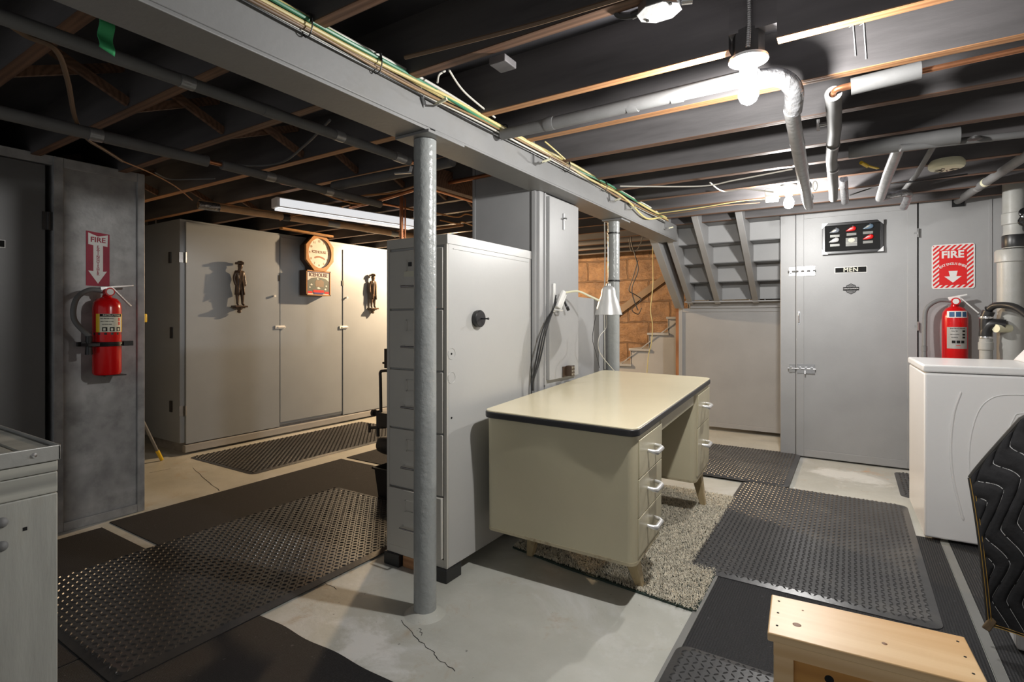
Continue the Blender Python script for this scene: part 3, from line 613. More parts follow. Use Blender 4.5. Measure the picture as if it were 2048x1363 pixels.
# ================================================================== cable bundle on the beam
def run(off_y, off_x, z0, r, mat, label, amp=.01, ph=0.0, end=4.7, droop=None):
    pts = []
    n = 60
    for i in range(n + 1):
        y = .6 + (end - .6) * i / n
        x = -1.398 + off_x + amp * .5 * math.sin(y * 3.1 + ph); z = z0 + amp * math.sin(y * 2.3 + ph * 1.7) + amp * .4 * math.sin(y * 7 + ph)
        if droop: z -= droop(y); 
        pts.append((x, y, z))
    return tag(ob('electrical_cable', MB().tube(pts, r, 8), mat, sm=True), label, 'cable', 'cables tied along the beam')
g = lambda y, c, w_, a: a * math.exp(-((y - c) / w_) ** 2)
run(0, .018, 2.104, .0082, M_ywire, 'thick pale yellow cable on top of the beam bundle', .007, .4)
run(0, .022, 2.090, .0070, M_ywire, 'yellow cable that droops lowest below the beam bundle near the far post', .008, 2.0, 4.75, lambda y: g(y, 4.15, .35, .085))
run(0, .020, 2.097, .0068, M_gwire, 'green cable in the bundle along the beam', .009, 3.4)
run(0, .010, 2.070, .0045, M_wwire, 'thin white cable lowest in the beam bundle', .006, 1.2)
run(0, .014, 2.080, .0048, M_bwire, 'brown cable in the beam bundle', .007, 5.2)
run(0, .009, 2.062, .0036, M_black, 'thin black cable at the bottom of the beam bundle', .005, 4.1)
run(0, .024, 2.078, .0046, flat('rust_brown_sheath', (.28, .17, .08), .5), 'rust coloured cable twisting through the beam bundle', .009, .9, 4.75, lambda y: g(y, 3.6, .3, .02))
run(0, .010, 2.112, .006, M_wwire, 'white cable behind the yellow ones on the beam', .008, 2.9)
for k, (y, lb) in enumerate([(1.02, 'nearest cable tie around the beam bundle'), (1.30, 'second cable tie around the beam bundle'), (2.1, 'black cable tie above the tilted hook'), (2.75, 'black tie around the bundle mid-beam'), (3.3, 'black cable tie before the far post')]):
    tm = MB(); tm.tube([(-1.381 + .024 * math.cos(a), y, 2.086 + .036 * math.sin(a)) for a in [j * PI / 8 for j in range(17)]], .0022, 6); tm.box(-1.366, -1.360, y - .003, y + .003, 2.09, 2.115)
    tag(ob('cable_tie', tm, M_black), lb, 'cable tie')
for k, (pts, m, lb) in enumerate([
    ([at(875, 165, z=2.10), at(878, 150, z=2.14), at(890, 142, z=2.18)], M_wwire, 'tan cable end rising from the bundle to the joist'),
    ([at(898, 140, z=2.16), at(930, 185, z=2.13), at(990, 235, z=2.11)], M_wwire, 'white cable leaving the joist to join the bundle'),
    ([at(1090, 283, z=2.12), at(1110, 300, z=2.10), at(1130, 318, z=2.09)], M_ywire, 'short cream cable dropping to the beam by the foam pipe')]):
    tag(ob('electrical_cable', MB().bez(pts, .004), m, sm=True), lb, 'cable')

# ================================================================== storage cabinet run (left room)
XC = -5.03
sc_ = thing('storage_cabinet', (XC - .3, 3.6, 0), 'long tall grey built-in storage cabinet with plain doors, clock hung on it', 'cabinet')
ob('carcass', B(-5.72, XC, 2.40, 6.9, .10, 2.099), M_cab, sc_, bev=.004)
ob('plinth', B(-5.62, XC - .02, 2.46, 6.9, .0, .10), M_grey_dk, sc_)
ob('base_strip', MB().bar((XC + .03, 2.42, .05), (XC + .03, 6.9, .05), .05, .06), M_grey, sc_, bev=.004)
def ypx(px): return at(px, 600, x=XC).y
ya, yb, yc = ypx(370), ypx(557), ypx(684)
z_t = at(370, 443, x=XC).z; z_b = at(372, 887, x=XC).z
da = ob('door', B(XC, XC + .018, ya, yb, z_b, z_t), M_cab, sc_, bev=.002)
ob('panel', B(XC, XC + .012, yb + .012, yc - .012, .13, 2.06), M_cab, sc_, bev=.002)
db_ = ob('door', B(XC, XC + .018, yc, 5.75, z_b, 2.02), M_cab, sc_, bev=.002)
for zz in (at(370, 515, x=XC).z, at(372, 820, x=XC).z):
    ob('hinge', MB().tube([(XC + .022, ya - .004, zz - .045), (XC + .022, ya - .004, zz + .045)], .007).box(XC, XC + .004, ya - .05, ya - .004, zz - .045, zz + .045), M_steel, da)
ob('knob', MB().tube([(XC + .018, yb - .07, at(548, 592, x=XC).z), (XC + .05, yb - .07, at(548, 592, x=XC).z)], [.009, .012], 12), M_porc, da, label='small white knob', sm=True)
ob('knob', MB().tube([(XC + .018, yc + .04, at(690, 595, x=XC).z), (XC + .05, yc + .04, at(690, 595, x=XC).z)], [.009, .012], 12), M_porc, db_, label='small white knob', sm=True)
for yy, px in ((yb, 556), (yc, 684)):
    zz = at(px, 654, x=XC).z
    h = MB(); h.box(XC + .018, XC + .03, yy - .055, yy + .055, zz - .018, zz + .018); h.tube([(XC + .035, yy - .03, zz), (XC + .035, yy + .06, zz)], .007)
    ob('latch', h, M_porc, da if yy == yb else db_, label='white surface latch', bev=.002)
    z2 = at(px, 556 if yy == yb else 566, x=XC).z
    ob('keyhole_plate', B(XC + .018, XC + .022, yy - .015, yy + .005, z2 - .03, z2 + .03), M_black, da if yy == yb else db_)
sd = MB()
for (px, py) in ((341, 515), (344, 665), (343, 812)): 
    u = at(px, py, y=2.40); sd.box(u.x - .02, u.x + .02, 2.390, 2.40, u.z - .05, u.z + .05)
ob('side_bracket', sd, M_iron, sc_)
hk = at(312, 440, y=2.3)
tag(ob('hanger_rod', MB().tube([(-6.3, 2.3, 2.13), (hk.x, 2.3, 2.115), (hk.x, 2.3, 2.06)], .006), M_steel, sm=True), 'thin white rod with a hooked end beside the storage cabinet top', 'rod')
# broom
bf = Vector((-4.95, 2.22, .0)); bt = Vector((-4.99, 1.86, .93))
br = thing('broom', tuple(bf), 'broom handle leaning upside down beside the storage cabinet, yellow grip on the floor', 'broom')
dr_ = (bt - bf)
ob('handle', MB().tube([bf + dr_ * .09, bf + dr_ * 1.2], .012, 12), M_foam, br, sm=True)
ob('grip', MB().tube([bf + Vector((0, 0, .006)), bf + dr_ * .10], [.014, .016], 12), M_yel, br, label='yellow grip', sm=True)
q1 = at(285, 637, x=-4.98); q2 = at(284, 714, x=-4.98)
ob('head', MB().box(-5.02, -4.94, q1.y - .09, q1.y + .02, q1.z - .03, q1.z + .04), M_yel, br, label='yellow broom head', bev=.006)
ob('clip', MB().box(-5.0, -4.96, q2.y - .06, q2.y + .012, q2.z - .012, q2.z + .012).tube([(-4.98, q2.y - .01, q2.z - .08), (-4.98, q2.y - .01, q2.z - .02)], .012), M_yel, br, bev=.004)

# statues
def statue(loc, label, mirror=1):
    t = thing('colonial_figurine', loc, label, 'figurine', None, (0, 0, 0), local=True)
    # local: wall behind at x=0, viewer side +x ; y to the right ; z up from bracket bottom
    b = MB(); b.lathe([(.002, 0), (.014, .004), (.020, .014), (.014, .024), (.028, .036), (.036, .046)], (.03, 0, 0), 'z', 20)
    b.box(-.002, .07, -.062, .062, .05, .066); b.box(-.002, .055, -.045, .045, .042, .05)
    ob('bracket', b, M_bronze, t, bev=.002)
    me = bpy.data.meshes.new('body')
    s = mirror
    V = [(.035, 0, .235, .030), (.035, 0, .275, .026), (.036, 0, .325, .034), (.036, 0, .362, .020), (.037, .002 * s, .380, .017), (.040, .004 * s, .402, .026), (.040, .004 * s, .420, .024),
         (.034, -.038, .352, .017), (.03, -.052, .30, .014), (.036, -.044, .25, .012), (.045, -.030, .232, .010),
         (.034, .038, .352, .017), (.03, .050, .305, .014), (.036, .054, .26, .012), (.040, .052, .232, .010),
         (.034, -.018, .205, .024), (.034, -.022, .15, .018), (.036, -.022, .105, .013), (.036, -.022, .078, .011), (.055, -.026, .073, .009),
         (.034, .018, .205, .024), (.038, .026, .15, .018), (.036, .028, .105, .013), (.036, .028, .078, .011), (.055, .036, .073, .009)]
    E_ = [(0, 1), (1, 2), (2, 3), (3, 4), (4, 5), (5, 6), (2, 7), (7, 8), (8, 9), (9, 10), (2, 11), (11, 12), (12, 13), (13, 14), (0, 15), (15, 16), (16, 17), (17, 18), (18, 19), (0, 20), (20, 21), (21, 22), (22, 23), (23, 24)]
    me.from_pydata([v[:3] for v in V], E_, []); o = bpy.data.objects.new('body', me); COL.objects.link(o); o.parent = t; ORG[o.name] = Vector((0, 0, 0)); me.materials.append(M_bronze)
    me.attributes  # ensure
    sk = o.modifiers.new('skin', 'SKIN'); sk.use_smooth_shade = True
    for i, v in enumerate(V): me.skin_vertices[0].data[i].radius = (v[3], v[3])
    me.skin_vertices[0].data[0].use_root = True
    o.modifiers.new('sub', 'SUBSURF').levels = 2
    o.modifiers['sub'].render_levels = 2
    # coat: open skirted shell
    ct = MB()
    def coat(u, v):
        a = -1.9 + 3.8 * u + PI; r = .040 + .020 * v; r2 = .050 + .012 * v
        return (.036 - r * math.cos(a) * -1 * .72 - .004, r2 * math.sin(a) * 1.0, .36 - .235 * v)
    ct.grid(lambda u, v: (.038 + (.028 + .012 * v) * math.cos(.55 + 5.18 * u) * (.75 + .2 * v), (.036 + .012 * v) * math.sin(.55 + 5.18 * u), .358 - .20 * v), 26, 8)
    co = ob('coat', ct, M_bronze, t, sm=True); co.modifiers.new('s', 'SOLIDIFY').thickness = .004
    h = MB()
    h.lathe([(.027, .418), (.028, .432), (.022, .446), (.006, .450)], (.038, .004 * s, 0), 'z', 16)
    tri = [(.046 * math.cos(a) * (1 if k % 2 == 0 else .72), .046 * math.sin(a) * (1 if k % 2 == 0 else .72)) for k, a in enumerate([.2 + j * PI / 3 for j in range(6)])]
    h.prism(tri, (.038, .004 * s, .431), X, Y, Z, -.014, .006)
    ob('tricorn_hat', h, M_bronze, t, bev=.004)
    for k in (-1, 1): ob('collar', MB().bar((.064, k * .012, .36), (.066, k * .022, .22), .010, .004, X), M_bronze, t)
    return t
p1 = at(474, 626, x=-5.0); p2 = at(741, 627, x=-5.0)
st1 = statue((XC + .034, p1.y, p1.z), 'dark bronze figurine of a man in a tricorn hat, on the left cabinet door')
st1.scale = (1.15, 1.0, 1.12)
st2 = copy_tree(st1); st2.location = (XC + .034, p2.y, p2.z); st2['label'] = 'bronze figurine of a man in a tricorn hat, right of the clock'
st2.scale = (1.15, -.95, 1.10)

# clock
ck = thing('octagonal_clock', (XC + .06, 3.77, 1.46), 'octagonal oak wall clock with a picture box below it, hung on the storage cabinet', 'clock')
cy, cz = 3.772, 1.925
def octa(r, rz=None): return [(r * math.cos(PI / 8 + k * PI / 4) * 1.0, (rz or r) * math.sin(PI / 8 + k * PI / 4)) for k in range(8)]
E_Y, E_Z, E_X = Y, Z, X
ob('case', MB().prism(octa(.178, .195), (XC + .02, cy, cz), Y, Z, X, 0, .102), M_clockd, ck, bev=.002)
rgm = MB(); O = octa(.195, .212)
outer = [Vector((XC + .122, cy + a, cz + b)) for a, b in O]
n = 32
inn = [(.148 * math.cos(2 * PI * k / n + PI / 8), .162 * math.sin(2 * PI * k / n + PI / 8)) for k in range(n)]
def octpt(ang):
    k = int(((ang - PI / 8) % (2 * PI)) / (PI / 4)); a0 = O[k]; a1 = O[(k + 1) % 8]; t = (((ang - PI / 8) % (2 * PI)) - k * PI / 4) / (PI / 4)
    return (a0[0] + (a1[0] - a0[0]) * t, a0[1] + (a1[1] - a0[1]) * t)
vs = []; 
for k in range(n):
    ang = 2 * PI * k / n + PI / 8; o_ = octpt(ang); i_ = inn[k]
    vs += [(XC + .12, cy + o_[0], cz + o_[1]), (XC + .145, cy + o_[0] * .985, cz + o_[1] * .985), (XC + .145, cy + i_[0], cz + i_[1]), (XC + .12, cy + i_[0], cz + i_[1])]
fs = []
for k in range(n):
    a = 4 * k; b = 4 * ((k + 1) % n)
    for j in range(4): fs.append((a + j, a + (j + 1) % 4, b + (j + 1) % 4, b + j))
rgm.add(vs, fs); ob('frame_ring', rgm, M_clockw, ck, label='orange oak eight-sided frame')
fc = ob('dial', MB().prism([(.15 * math.cos(a), .164 * math.sin(a)) for a in [2 * PI * k / 40 for k in range(40)]], (XC + .12, cy, cz), Y, Z, X, 0, .006), M_face, ck)
nm = MB()
for k in range(12):
    a = PI / 2 - (k + 1) * PI / 6
    nm.text(str(k + 1), .034, (XC + .1268, cy + .12 * math.cos(a), cz + .13 * math.sin(a)), Y, Z, X, .0005, .01)
ob('numerals', nm, flat('bronze_ink', (.30, .16, .05), .5), fc)
ob('lettering', MB().text('ICEHOUSE', .040, (XC + .1268, cy, cz + .012), Y, Z, X, .0005, .025, 1.0), flat('brown_ink', (.16, .07, .03), .5), fc)
bn = MB()
for k in range(9):
    u = -.06 + .015 * k; bn.box(XC + .1262, XC + .1275, cy + u, cy + u + .015, cz - .048 - 4 * (u + .0075) ** 2, cz - .030 - 4 * (u + .0075) ** 2)
ob('banner', bn, flat('rust_ink', (.30, .10, .03), .5), fc)
b0, b1, zz0, zz1 = 3.605, 3.915, 1.463, 1.735
ob('neck', B(XC + .022, XC + .12, cy - .10, cy + .10, 1.72, 1.79), M_clockd, ck)
ob('lower_box', B(XC + .020, XC + .128, b0, b1, zz0, zz1), M_clockd, ck, bev=.003)
ob('box_frame', MB().box(XC + .128, XC + .136, b0, b1, zz1 - .014, zz1).box(XC + .128, XC + .136, b0, b1, zz0, zz0 + .012).box(XC + .128, XC + .136, b0, b0 + .01, zz0, zz1).box(XC + .128, XC + .136, b1 - .01, b1, zz0, zz1), M_clockw, ck)
pc = ob('picture', B(XC + .128, XC + .131, b0 + .01, b1 - .01, zz0 + .012, zz1 - .014), M_face, ck)
XP = XC + .1315; mid = (b0 + b1) / 2
ob('picture_border', MB().box(XP, XP + .001, b0 + .01, b1 - .01, zz1 - .024, zz1 - .014).box(XP, XP + .001, b0 + .01, b0 + .018, zz0 + .012, zz1 - .014).box(XP, XP + .001, b1 - .018, b1 - .01, zz0 + .012, zz1 - .014), flat('navy_ink', (.03, .03, .12), .4), pc)
sk = MB()
ridge = [(-.136, -.115), (-.136, .02), (-.09, .05), (-.05, .058), (0, .062), (.05, .056), (.09, .05), (.136, .02), (.136, -.115)]
sk.prism(ridge, (XP, mid, 1.60), Y, Z, X, 0, .001); ob('picture_hills', sk, flat('grey_green_ink', (.10, .125, .11), .5), pc)
hs = MB(); hs.prism([(-.045, -.045), (.06, -.05), (.065, .01), (.03, .035), (0, .02), (-.03, .03), (-.05, .005)], (XP, mid + .005, 1.605), Y, Z, X, .001, .002); ob('picture_house', hs, flat('tan_ink', (.22, .16, .11), .5), pc)
im = MB(); im.text('ICEHOUSE', .056, (XP + .001, mid, 1.685), Y, Z, X, .0006, .02, .95, .95); ob('lettering', im, flat('maroon_ink', (.10, .03, .03), .5), pc)
wv2 = MB()
for (a_, b_, w2_) in ((-.09, -.02, .03), (-.11, -.05, .02), (.10, -.03, .02), (.0, -.055, .05), (.09, -.065, .03), (-.01, .045, .025)):
    wv2.prism([(a_ - w2_ / 2, b_), (a_, b_ + .012), (a_ + w2_ / 2, b_ - .004), (a_, b_ - .010)], (XP, mid, 1.60), Y, Z, X, .001, .0016)
ob('picture_snow', wv2, M_signw, pc)
rb = MB(); rb.box(XP + .0015, XP + .002, b0 + .02, b0 + .075, 1.485, 1.508); rb.box(XP + .001, XP + .002, b1 - .075, b1 - .02, 1.485, 1.508); rb.box(XP + .002, XP + .003, mid - .07, mid + .07, 1.497, 1.522)
ob('red_ribbon', rb, M_redp, pc); ob('blue_plaque', B(XP + .003, XP + .004, mid - .06, mid + .06, 1.478, 1.497), flat('navy_blue_ink', (.04, .04, .20), .5), pc)
tag(ob('hanging_chain', MB().bez([(XC + .07, cy, cz + .20), (XC + .06, cy + .004, cz + .235), (XC + .05, cy, cz + .25)], .004), M_chrome, sm=True), 'short chain holding the octagonal clock', 'chain')

# ================================================================== filing cabinet
fcx0, fcx1, fy0, fy1 = -1.935, -1.553, 1.885, 2.64
fcab = thing('filing_cabinet', ((fcx0 + fcx1) / 2, 2.26, .06), 'tall off-white five-drawer metal filing cabinet raised on black blocks', 'filing cabinet')
ob('carcass', B(fcx0, fcx1, fy0 + .012, fy1, .062, 1.592), M_file, fcab, bev=.003)
ff = MB(); ff.box(fcx0, fcx1, fy0, fy0 + .012, 1.545, 1.592); ff.box(fcx0, fcx0 + .018, fy0, fy0 + .012, .062, 1.545); ff.box(fcx1 - .018, fcx1, fy0, fy0 + .012, .062, 1.545); ff.box(fcx0 + .018, fcx1 - .018, fy0, fy0 + .012, .062, .10)
ob('front_frame', ff, M_filef, fcab, bev=.002)
ob('top_rim', MB().box(fcx1, fcx1 + .003, fy0 + .0, fy1, 1.548, 1.594), M_file, fcab, bev=.002)
ob('side_crease', MB().box(fcx1, fcx1 + .0025, fy0 + .045, fy1 - .03, 1.527, 1.530), M_file, fcab)
zz = .105; dh = (1.54 - .105) / 5
for k in range(5):
    z0 = zz + k * dh; z1 = z0 + dh - .008
    push = -.010 if k == 0 else 0
    dw = ob('drawer', B(fcx0 + .022, fcx1 - .022, fy0 - .004 + push, fy0 + .012, z0, z1), M_filef, fcab, bev=.003)
    hz = z0 + dh * .38; hx = -1.757
    h = MB(); h.tube([(hx - .055, fy0 - .004 + push, hz), (hx - .050, fy0 - .032 + push, hz - .004), (hx + .050, fy0 - .032 + push, hz - .004), (hx + .055, fy0 - .004 + push, hz)], .0055, 10)
    ob('handle', h, M_chrome, dw, label='chrome bow handle', sm=True)
    lz = z0 + dh * .72; lf = MB(); lx = -1.757
    for a in ((-.04, .04, lz + .024, lz + .028), (-.04, .04, lz - .028, lz - .024), (-.04, -.036, lz - .028, lz + .028), (.036, .04, lz - .028, lz + .028)): lf.box(lx + a[0], lx + a[1], fy0 - .008 + push, fy0 - .003 + push, a[2], a[3])
    ob('label_holder', lf, M_filef, dw)
    if k == 4:
        p = at(814, 548, y=fy0 - .006)
        ob('sticker', B(p.x - .02, p.x + .05, fy0 - .006, fy0 - .0045, p.z - .012, p.z + .014), M_label, dw, label='small yellow and white sticker')
        ob('lock', B(-1.785, -1.765, fy0 - .008, fy0 - .004, 1.455, 1.475), M_iron, dw)
dots = MB()
for (px, py) in ((903, 707), (903, 835)):
    p = at(px, py, x=fcx1); dots.lathe([(.005, 0), (.005, .0015)], (fcx1, p.y, p.z), 'x', 12)
ob('bolt_hole', dots, M_ink, fcab)
wd = MB()
for (px, py) in ((903, 707), (903, 755)):
    p = at(px, py, x=fcx1); wd.lathe([(.028, 0), (.0265, .0012), (.025, 0)], (fcx1 + .0005, p.y, p.z), 'x', 28, cap=False)
ob('embossed_ring', wd, M_file, fcab)
p = at(953, 637, x=fcx1)
rt = thing('rotary_knob', (fcx1, p.y, p.z), 'round black knob with a thin lever on the side of the filing cabinet', 'knob')
ob('disc', MB().lathe([(.040, .0), (.042, .008), (.042, .024), (.038, .028)], (fcx1, p.y, p.z), 'x', 32), M_black, rt, sm=True)
ob('lever', MB().tube([(fcx1 + .028, p.y, p.z), (fcx1 + .065, p.y + .004, p.z)], .0035).lathe([(.001, .062), (.006, .066), (.006, .07), (.001, .074)], (fcx1, p.y + .004, p.z), 'x', 12), M_black, rt, sm=True)
for k, (x0, x1, y0, y1, lb) in enumerate([(fcx1 - .16, fcx1 + .006, fy0 - .01, fy0 + .10, 'black block under the near right corner of the filing cabinet'), (fcx0 - .01, fcx0 + .09, fy0 - .01, fy0 + .10, 'black block under the near left corner of the filing cabinet'),
                       (fcx1 - .12, fcx1 + .004, fy1 - .12, fy1 - .0, 'black block under the back right corner of the filing cabinet'), (fcx0, fcx0 + .12, fy1 - .12, fy1, 'black block under the back left corner of the filing cabinet')]):
    tag(ob('support_block', B(x0, x1, y0, y1, 0, .061), M_black, bev=.003), lb, 'block')
tag(ob('wood_shim', B(fcx0 + .095, fcx1 - .165, fy0 + .012, fy0 + .06, 0, .061), M_jbot, bev=.003), 'raw wood board under the filing cabinet front', 'board')

# ================================================================== panel wall behind the filing cabinet, narrow cupboard, low panel
ob('wall_partition', B(-1.965, -1.555, 2.66, 2.70, 0, 2.30), M_grey, kind='structure')
ob('trim_7', B(-1.982, -1.962, 2.652, 2.71, 0, 2.30), M_grey, kind='structure', bev=.002)
t8 = MB(); t8.box(-1.555, -1.530, 2.648, 2.72, 0, 1.944); t8.box(-1.530, -1.512, 2.668, 2.72, 0, 1.944); 
ob('trim_8', t8, M_grey, kind='structure', bev=.002)
nc = thing('narrow_cupboard', (-1.55, 2.95, .82), 'tall narrow grey cupboard standing at the back of the desk under the beam', 'cupboard')
ob('carcass', B(-1.60, -1.512, 2.73, 3.155, .60, 1.940), M_grey, nc, bev=.003)
ob('side_rib', MB().box(-1.545, -1.535, 2.722, 2.73, .818, 1.94).box(-1.52, -1.503, 2.718, 2.73, .818, 1.94), M_grey, nc, bev=.001)
ndr = ob('door', B(-1.512, -1.488, 2.745, 3.135, .845, 1.925), M_grey, nc, bev=.002)
p = at(1127, 443, x=-1.486); lk = MB(); lk.box(-1.488, -1.482, p.y - .006, p.y + .006, p.z - .05, p.z + .05); lk.tube([(-1.48, p.y, p.z + .02), (-1.46, p.y, p.z + .015)], .005); lk.box(-1.488, -1.479, p.y - .015, p.y + .015, p.z + .008, p.z + .016)
ob('latch', lk, M_steel, ndr, label='small metal latch')
p = at(1133, 741, x=-1.486)
so = thing('power_outlet', (-1.485, p.y, p.z - .03), 'brown plastic outlet block plugged in low on the narrow cupboard', 'outlet')
ob('plate', B(-1.487, -1.480, p.y - .055, p.y + .02, p.z - .036, p.z + .030), M_brownp, so, bev=.002)
ob('adapter', B(-1.480, -1.44, p.y - .022, p.y + .024, p.z - .030, p.z + .034), M_brownp, so, bev=.003)
sl = MB()
for i in range(3):
    for j in (-1, 1): sl.box(-1.4395, -1.4385, p.y - .006 + j * .012, p.y - .002 + j * .012, p.z - .022 + i * .02, p.z - .012 + i * .02)
ob('socket_slot', sl, M_label, so)
ob('wall_low_panel', B(-1.66, -1.625, 3.17, 3.98, 0, 1.36), M_grey, kind='structure', bev=.003)
ob('trim_9', B(-1.64, -1.58, 3.87, 3.98, 0, 1.36), M_grey_dk, kind='structure', bev=.003)
# clamp lamp
A0 = Vector((-1.475, 2.86, 1.30)); 
ql = at(1217, 600, x=-1.26)
lmp = thing('clamp_lamp', tuple(A0), 'silver cone-shaded clamp lamp arching out from the narrow cupboard over the desk', 'lamp')
hb = at(1110, 600, x=-1.476)
ob('bracket', MB().box(-1.487, -1.477, hb.y - .012, hb.y + .012, hb.z - .07, hb.z + .10).tube([(-1.478, hb.y - .01, hb.z - .055), (-1.44, hb.y - .01, hb.z - .06), (-1.44, hb.y + .03, hb.z - .06)], .005), M_porc, lmp, bev=.002)
g0 = at(1128, 585, x=-1.44)
ob('clamp', MB().bar(Vector((-1.455, g0.y - .05, g0.z - .09)), g0 + Vector((0, 0, .01)), .02, .03).bar(Vector((-1.455, g0.y - .02, g0.z - .10)), g0 + Vector((0, .02, -.01)), .016, .012), M_porc, lmp, bev=.004)
mid1 = at(1155, 582, x=-1.38); mid2 = at(1180, 592, x=-1.32); e = at(1199, 601, x=-1.27)
ob('gooseneck', MB().bez([g0, mid1, mid2, e], .0065, 10), M_cream, lmp, label='pale bent arm', sm=True)
sc0 = at(1217, 575, x=-1.24); dS = -S_ * sc0.x + C_ * sc0.y
k_ = dS / F
prof = [(8, 3), (12, 0), (14, -6), (15, -16), (20, -28), (24, -42), (27, -54)]
zc = sc0.z
shp = [(r * k_, zc + h * k_) for r, h in prof]
ob('shade', MB().lathe([(.001, zc + 5 * k_)] + shp + [(26 * k_, zc - 54 * k_), (20 * k_, zc - 30 * k_), (2 * k_, zc - 10 * k_)], (sc0.x, sc0.y, 0), 'z', 36, cap=False), paint('silver_shade_paint', (.60, .60, .59), .35, .03, 5, .0, metal=.35), lmp, label='silver cone shade', sm=True)
ob('finial', MB().lathe([(5 * k_, zc + 3 * k_), (4 * k_, zc + 8 * k_), (.001, zc + 9 * k_)], (sc0.x, sc0.y, 0), 'z', 16), M_steel, lmp, sm=True)
# black cords from bracket down behind the desk
for k, dx in enumerate((0, .006, .013)):
    pts = [(-1.475, hb.y + .01, hb.z + .03 - .02 * k), (-1.47, hb.y - .03, hb.z - .05), at(1093 - 4 * k, 660, x=-1.485), at(1080 - 4 * k, 720, x=-1.50), (-1.512 , at(1068, 770, x=-1.51).y - .004 * k, .86), (-1.515, at(1068, 770, x=-1.51).y - .004 * k, .80)]
    tag(ob('electrical_cable', MB().bez(pts, .0042), M_black, sm=True), 'black cord hanging from the lamp bracket down behind the desk', 'cord', 'black cords at the narrow cupboard')
tag(ob('power_plug', MB().tube([at(1128, 598, x=-1.46), at(1133, 612, x=-1.45)], [.006, .009], 10).tube([at(1134, 613, x=-1.45), at(1137, 620, x=-1.445)], .010, 10), M_black, sm=True), 'black plug dangling beside the lamp clamp', 'plug')
tag(ob('electrical_cable', MB().bez([at(1213, 630, x=-1.3), at(1212, 655, x=-1.3), at(1198, 675, x=-1.3), at(1200, 705, x=-1.3), at(1230, 743, x=-1.28)], .0022), M_wwire, sm=True), 'thin white wire hanging below the lamp shade onto the desk', 'wire')
tag(ob('electrical_cable', MB().bez([at(1192, 630, x=-1.4), at(1185, 675, x=-1.4), at(1192, 705, x=-1.4), at(1199, 735, x=-1.4)], .0018), M_black, sm=True), 'thin black wire hanging left of the lamp shade', 'wire')

# ================================================================== desk (60 x 30 in), slightly tilted on the uneven floor
L_, W_ = 1.556, .752
dk = thing('office_desk', (-.7227, 2.0669, .76), 'cream steel double-pedestal desk with black-edged top, tilted on the uneven floor', 'desk', None, (0, 0, 0), local=True)
dk.rotation_mode = 'XYZ'
Rm = Matrix.Rotation(.0273, 4, 'Z') @ Matrix.Rotation(.0411, 4, 'X') @ Matrix.Rotation(.0194, 4, 'Y')
dk.rotation_euler = Rm.to_euler()
def rrect(x0, x1, y0, y1, r, n=6):
    out = []
    for cx, cy, a0 in ((x1 - r, y1 - r, 0), (x0 + r, y1 - r, PI / 2), (x0 + r, y0 + r, PI), (x1 - r, y0 + r, 1.5 * PI)):
        out += [(cx + r * math.cos(a0 + k * PI / 2 / n), cy + r * math.sin(a0 + k * PI / 2 / n)) for k in range(n + 1)]
    return out
ob('desktop', MB().prism(rrect(-W_ + .004, -.004, .004, L_ - .004, .045), (0, 0, 0), X, Y, Z, -.028, 0), M_deskt, dk, bev=.003)
eg = MB(); 
eg.prism(rrect(-W_, 0, 0, L_, .048), (0, 0, 0), X, Y, Z, -.036, -.006)
ob('edge_strip', eg, M_edge, dk, label='black rubber edging', bev=.006, seg=3)
PW = .385; zb, zt = -.579, -.036
def ped(y0, y1, nd, rear):
    m = MB(); r = .035
    # rounded front corners on outer sides
    m.prism(rrect(-W_ + .012, -.012, y0, y1, r), (0, 0, 0), X, Y, Z, zb, zt)
    p_ = ob('pedestal', m, M_deskb, dk, bev=.004)
    ob('base_rim', MB().prism(rrect(-W_ + .012 - .001, -.012 + .001, y0 - .001, y1 + .001, r), (0, 0, 0), X, Y, Z, zb, zb + .014), M_rust, dk, label='chipped rusty lower rim')
    hs = [(zt - zb - .05) / nd] * nd
    z = zt - .022
    for k in range(nd):
        h = hs[k] if nd == 3 else (.20 if k == 0 else (zt - zb - .05 - .20))
        d = ob('drawer', B(-.014, -.006, y0 + .035, y1 - .012, z - h + .004, z), M_deskb, p_, bev=.002)
        yy = (y0 + y1) / 2 + .01; zh = z - h * .42
        ob('handle', MB().tube([(-.006, yy - .052, zh), (.018, yy - .050, zh - .004), (.030, yy - .040, zh - .008), (.030, yy + .040, zh - .008), (.018, yy + .050, zh - .004), (-.006, yy + .052, zh)], [.007, .009, .0105, .0105, .009, .007], 10), M_alu, d, label='pale metal loop handle', sm=True)
        z -= h
    return p_
ped(.018, .018 + PW, 3, 0)
ped(L_ - .018 - PW, L_ - .018, 2, 1)
ob('apron', B(-.05, -.03, .018 + PW, L_ - .018 - PW, zt - .075, zt), M_deskb, dk, bev=.003)
ob('centre_drawer', B(-.055, -.022, .018 + PW + .02, L_ - .018 - PW - .02, zt - .07, zt - .012), M_deskb, dk, bev=.003)
ob('back_panel', B(-W_ + .02, -W_ + .035, .018 + PW, L_ - .018 - PW, zb + .1, zt), M_deskb, dk)
